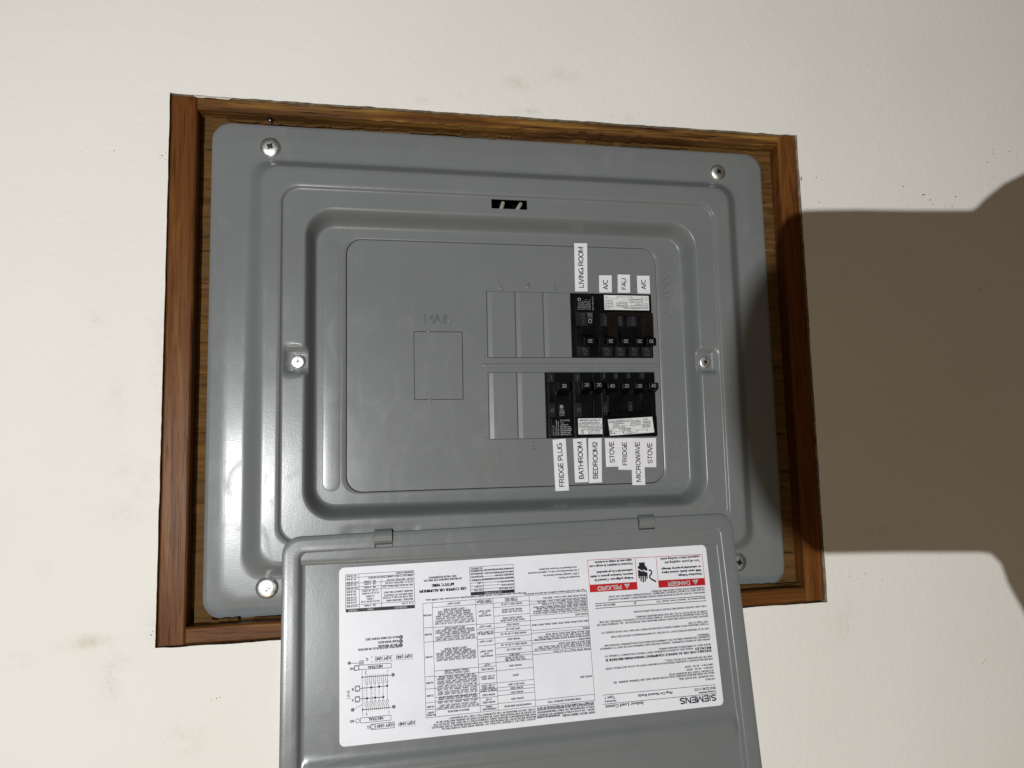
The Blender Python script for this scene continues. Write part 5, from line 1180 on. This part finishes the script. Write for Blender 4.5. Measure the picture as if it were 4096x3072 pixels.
# sticker, put on slightly askew
gq = G(); c = [(4.2, -43.2), (46.2, -41.2), (47.6, -55.4), (5.6, -57.6)]
gq.prism([(Xq + a, zin + b) for a, b in c], 5.5, 6.2); o = gq.out('sticker_plate', M_BLABEL, r, False, org); fix_normals(o)
g = printed(r, org, M_INK); fq = lambda a, b: (Xq + 4.2 + a - b * -.098 * 1.0, 5.42, BOTZ[1] - 43.2 + b + a * .048)
for i, (tx, a, b) in enumerate((("Current Interrupting Rating/Pouvoir de coupure", 1, 22), ("MAX. RMS SYM. AMPS./AMPS. SYM. EFF. MAX.", 1, 20), ("Circuit Breaker/Disjoncteur", 5, 16), ("2-1 Pole/Pôles", 5, 10.4), ("Issue No. N-21    SIEMENS", 5, 17), ("Class CTL, 40°C, HACR Type", 5, 17), ("DÉCLENCHEMENT SIMULTANÉ", 11, 22), ("DES PÔLES CENTRALES", 14, 22))): write(g, tx, fq, a, b, -1.5 - i * 1.3, .85, 1)
write(g, 'Type QT', fq, 33, 38, -1.8, 1.15, 1)
for i, tx in enumerate(("OUTSIDE POLES HAVE", "COMMON TRIP", "DÉCLENCHEMENT", "SIMULTANÉ DES", "PÔLES EXTERNES")): write(g, tx, fq, 33, 40.6, -3.8 - i * 1.3, .85, 1)
for i, tx in enumerate(("10,000 120/240 V~", "CU-AL 60/75°C WIRE/FIL", "AWG | 14-8 | 10-6", "lb-in | 25 | 35")): write(g, tx, fq, 21.5, 31.5, -2.6 - i * 1.3, .85, 1)
bar_mark(g, fq, 21, -6.6, 31.5, -6.6, .2)
ring_mark(g, fq, 3.6, -10.6, 1.5, .35); write(g, 'UL', fq, 2.9, 4.3, -10.6, 1.1, 1); write(g, 'LISTED', fq, 2.2, 5.2, -12.8, .8, 1)
for a, b in ((6.8, -12.8), (15.2, -12.4), (28.0, -11.8), (38.0, -12.0)): ring_mark(g, fq, a, b, .55, .54, 12)
bar_mark(g, fq, 6.8, -12.8, 6.8, -11.4, .22); bar_mark(g, fq, 6.8, -11.4, 17.5, -11.4, .22); bar_mark(g, fq, 15.2, -13.4, 28, -13.2, .22); bar_mark(g, fq, 28.0, -10.8, 38.0, -10.8, .22); bar_mark(g, fq, 38.0, -12.0, 38, -10.8, .22)
write(g, '120/240 V ~', fq, 19, 24, -11.8, .8, 1); write(g, '120/240 V ~', fq, 19, 24, -13.6, .8, 1)
mk_ = printed(r, org, M_MARK, 'moulded_mark')
for w in (2.1, 13.3, 25.5, 38.2): bar_mark(mk_, lambda a, b: (Xq + a, 5.1, BOTZ[1] + b), w, -5.4, w, -2.2, .4)
for w, d, y in ((2.2, -34, 5.1), (25.8, -33.4, 4.8)):
    f_ = lambda a, b, y=y: (Xq + a, y, BOTZ[1] + b)
    bar_mark(mk_, f_, w - 1, d - 2, w + 1, d - 2); bar_mark(mk_, f_, w - 1, d + 2, w + 1, d + 2); bar_mark(mk_, f_, w - 1, d - 2, w - 1, d + 2); bar_mark(mk_, f_, w + 1, d - 2, w + 1, d + 2)

# ------------------------------------------------------------------ paper strips naming the circuits
STRIPS = [  # text, label, corners (bottom left, bottom right, top right, top left), start, end, cap, lift
    ('LIVING ROOM', 'white strip reading LIVING ROOM stuck above the upper single breaker', ((62.1, 66.3), (73.9, 66.5), (75.0, 111.6), (62.7, 111.4)), .075, .925, 4.55, 0),
    ('A/C', 'short white A/C strip, the one beside LIVING ROOM', ((84.8, 65.4), (96.9, 65.8), (97.2, 81.9), (85.0, 81.6)), .175, .764, 4.5, .8),
    ('FAU', 'short white FAU strip between the two A/C strips', ((102.5, 65.7), (114.5, 65.8), (114.9, 82.9), (103.0, 82.9)), .17, .80, 4.4, .8),
    ('A/C', 'short white A/C strip at the right end of the upper row', ((121.6, 65.4), (134.0, 65.4), (134.0, 82.4), (121.7, 82.2)), .24, .80, 4.4, .8),
    ('FRIDGE PLUG', 'tilted white strip reading FRIDGE PLUG below the lower single breaker', ((38.4, -113.0), (50.7, -112.7), (49.0, -67.1), (37.1, -67.9)), .074, .923, 4.5, 0),
    ('BATHROOM', 'white strip reading BATHROOM below the twin breaker', ((56.5, -106.0), (68.6, -105.9), (67.9, -67.0), (55.8, -67.5)), .07, .923, 4.5, 0),
    ('BEDROOM2', 'white strip reading BEDROOM2 below the twin breaker', ((69.2, -106.8), (81.3, -106.6), (82.2, -67.2), (69.9, -67.4)), .087, .92, 4.5, 0),
    ('STOVE', 'white STOVE strip next to the BEDROOM2 strip', ((85.6, -93.1), (97.3, -93.0), (97.5, -67.9), (85.4, -67.5)), .134, .89, 4.4, 0),
    ('FRIDGE', 'white strip reading FRIDGE between STOVE and MICROWAVE', ((97.0, -95.8), (109.4, -96.4), (109.8, -67.7), (97.2, -67.7)), .138, .883, 4.3, .18),
    ('MICROWAVE', 'long white strip reading MICROWAVE overlapping the shorter strips beside it', ((109.4, -109.9), (121.7, -110.1), (121.8, -68.0), (109.6, -67.7)), .065, .919, 4.4, .36),
    ('STOVE', 'white STOVE strip at the right end, beside MICROWAVE', ((121.4, -94.2), (132.9, -94.5), (133.9, -68.0), (121.4, -68.0)), .12, .84, 4.4, .18),
]
for txt, label, (bl, br, tr, tl), s0, s1, cap, lift in STRIPS:
    cx = (bl[0] + br[0] + tr[0] + tl[0]) / 4; cz = (bl[1] + br[1] + tr[1] + tl[1]) / 4; org = (cx, 9.2, cz)
    n = 12; g = G(); ph = random.random() * 9
    def P(a, b, dy=0.0, bl=bl, br=br, tr=tr, tl=tl, lift=lift, ph=ph):
        """a 0..1 across, b 0..1 up"""
        x = (bl[0] * (1 - a) + br[0] * a) * (1 - b) + (tl[0] * (1 - a) + tr[0] * a) * b
        z = (bl[1] * (1 - a) + br[1] * a) * (1 - b) + (tl[1] * (1 - a) + tr[1] * a) * b
        w = .14 * noise.noise(Vector((x * .05 + ph, z * .07, ph))) + .25 * (2 * b - 1) ** 8
        return (x, 9.15 - lift - abs(w) - dy, z)
    rings = []
    for k in range(n + 1):
        b = k / n
        rings.append([P(0, b), P(.5, b), P(1, b), P(1, b, -.14), P(.5, b, -.14), P(0, b, -.14)])
    g.loft(rings, True, True); o = g.out('label_strip', M_PAPER, None, False, org); fix_normals(o); tag(o, label, 'label', 'white circuit name strips')
    wd = math.hypot(br[0] - bl[0], br[1] - bl[1]); ln = math.hypot(tl[0] - bl[0], tl[1] - bl[1])
    tg = printed(o, org, M_TAPEINK, 'lettering')
    # reads from bottom to top, letters lying on their left side
    strokes(tg, txt, (lambda P, wd, ln: (lambda a, b: P(.5 - b / wd, a / ln, .10)))(P, wd, ln), s0 * ln, s1 * ln, 0, cap, .165)

# ------------------------------------------------------------------ unseen shape added to cast the shadow right of the frame
def build_shadow_caster():
    T = [c / MM for c in torch.location]
    def cast(px, pz, y, py=-15.0):
        s = (y - T[1]) / (py - T[1]); return (T[0] + s * (px - T[0]), T[2] + s * (pz - T[2]))
    g = G()
    shade = [(250, 108), (255, 126), (263, 136), (274, 140.2), (285, 141), (330, 143.5), (390, 145.2), (455, 148), (468, 152), (482, 164), (505, 180), (532, 193), (600, 232), (680, 262), (760, 240), (800, 100), (800, -160), (760, -330), (680, -400), (600, -400), (530, -318), (484, -243), (468, -213), (462, -194), (452, -184), (440, -182), (360, -178.2), (280, -175.5), (268, -173), (257, -164), (250, -146)]
    y = -720.0; poly = [cast(a, b, y) for a, b in shade]
    cx = sum(p[0] for p in poly) / len(poly); cz = sum(p[1] for p in poly) / len(poly); org = (cx, y, cz)
    g.prism(poly, y - 9, y); o = g.out('shadow_caster', M_BLACK2, None, False, org); fix_normals(o); bevel(o, 1.6, 3, 30)
    tag(o, 'unseen black shape cut to cast the shadow right of the frame', 'shadow caster')
    y = -1180.0; c = cast(278, -32, y, 0.0); e = cast(205, -32, y, 0.0); t_ = cast(278, 105, y, 0.0)
    rx, rz = c[0] - e[0], t_[1] - c[1]
    g = G(); rings = []
    for k in range(13):
        a = math.pi * (k / 12 - .5); rings.append([(c[0] + rx * math.cos(a) * math.cos(2 * math.pi * q / 20), y + 6 * math.cos(a) * math.sin(2 * math.pi * q / 20), c[1] + rz * math.sin(a)) for q in range(20)])
    g.loft(rings, True, True)
    m_ = cast(300, -30, -950, -15); f_ = cast(330, -25, -725, -15)
    g.tube([(c[0] + 2, y, c[1]), (m_[0], -950, m_[1]), (f_[0], -725, f_[1])], [6, 6, 6], 10)
    g.out('shadow_end_rod', M_BLACK2, o, True, org)  # blob and rod added to soften the left end of the cast shadow
build_shadow_caster()

# ------------------------------------------------------------------ turn all queued lettering into meshes
flush_texts()
for g, name, m, parent, org in PENDING:
    if g.v:
        o = mk(name, g.v, g.f, m, parent, False, org)
        if name in ('moulded_mark', 'printed_text'): o['kind'] = 'stuff'
for g, name, m in ((INK, 'black_print', M_INK), (RED, 'red_print', M_RED), (WHT, 'white_print', M_WPRINT)):
    o = mk(name, g.v, g.f, m, DOOR); o['kind'] = 'stuff'
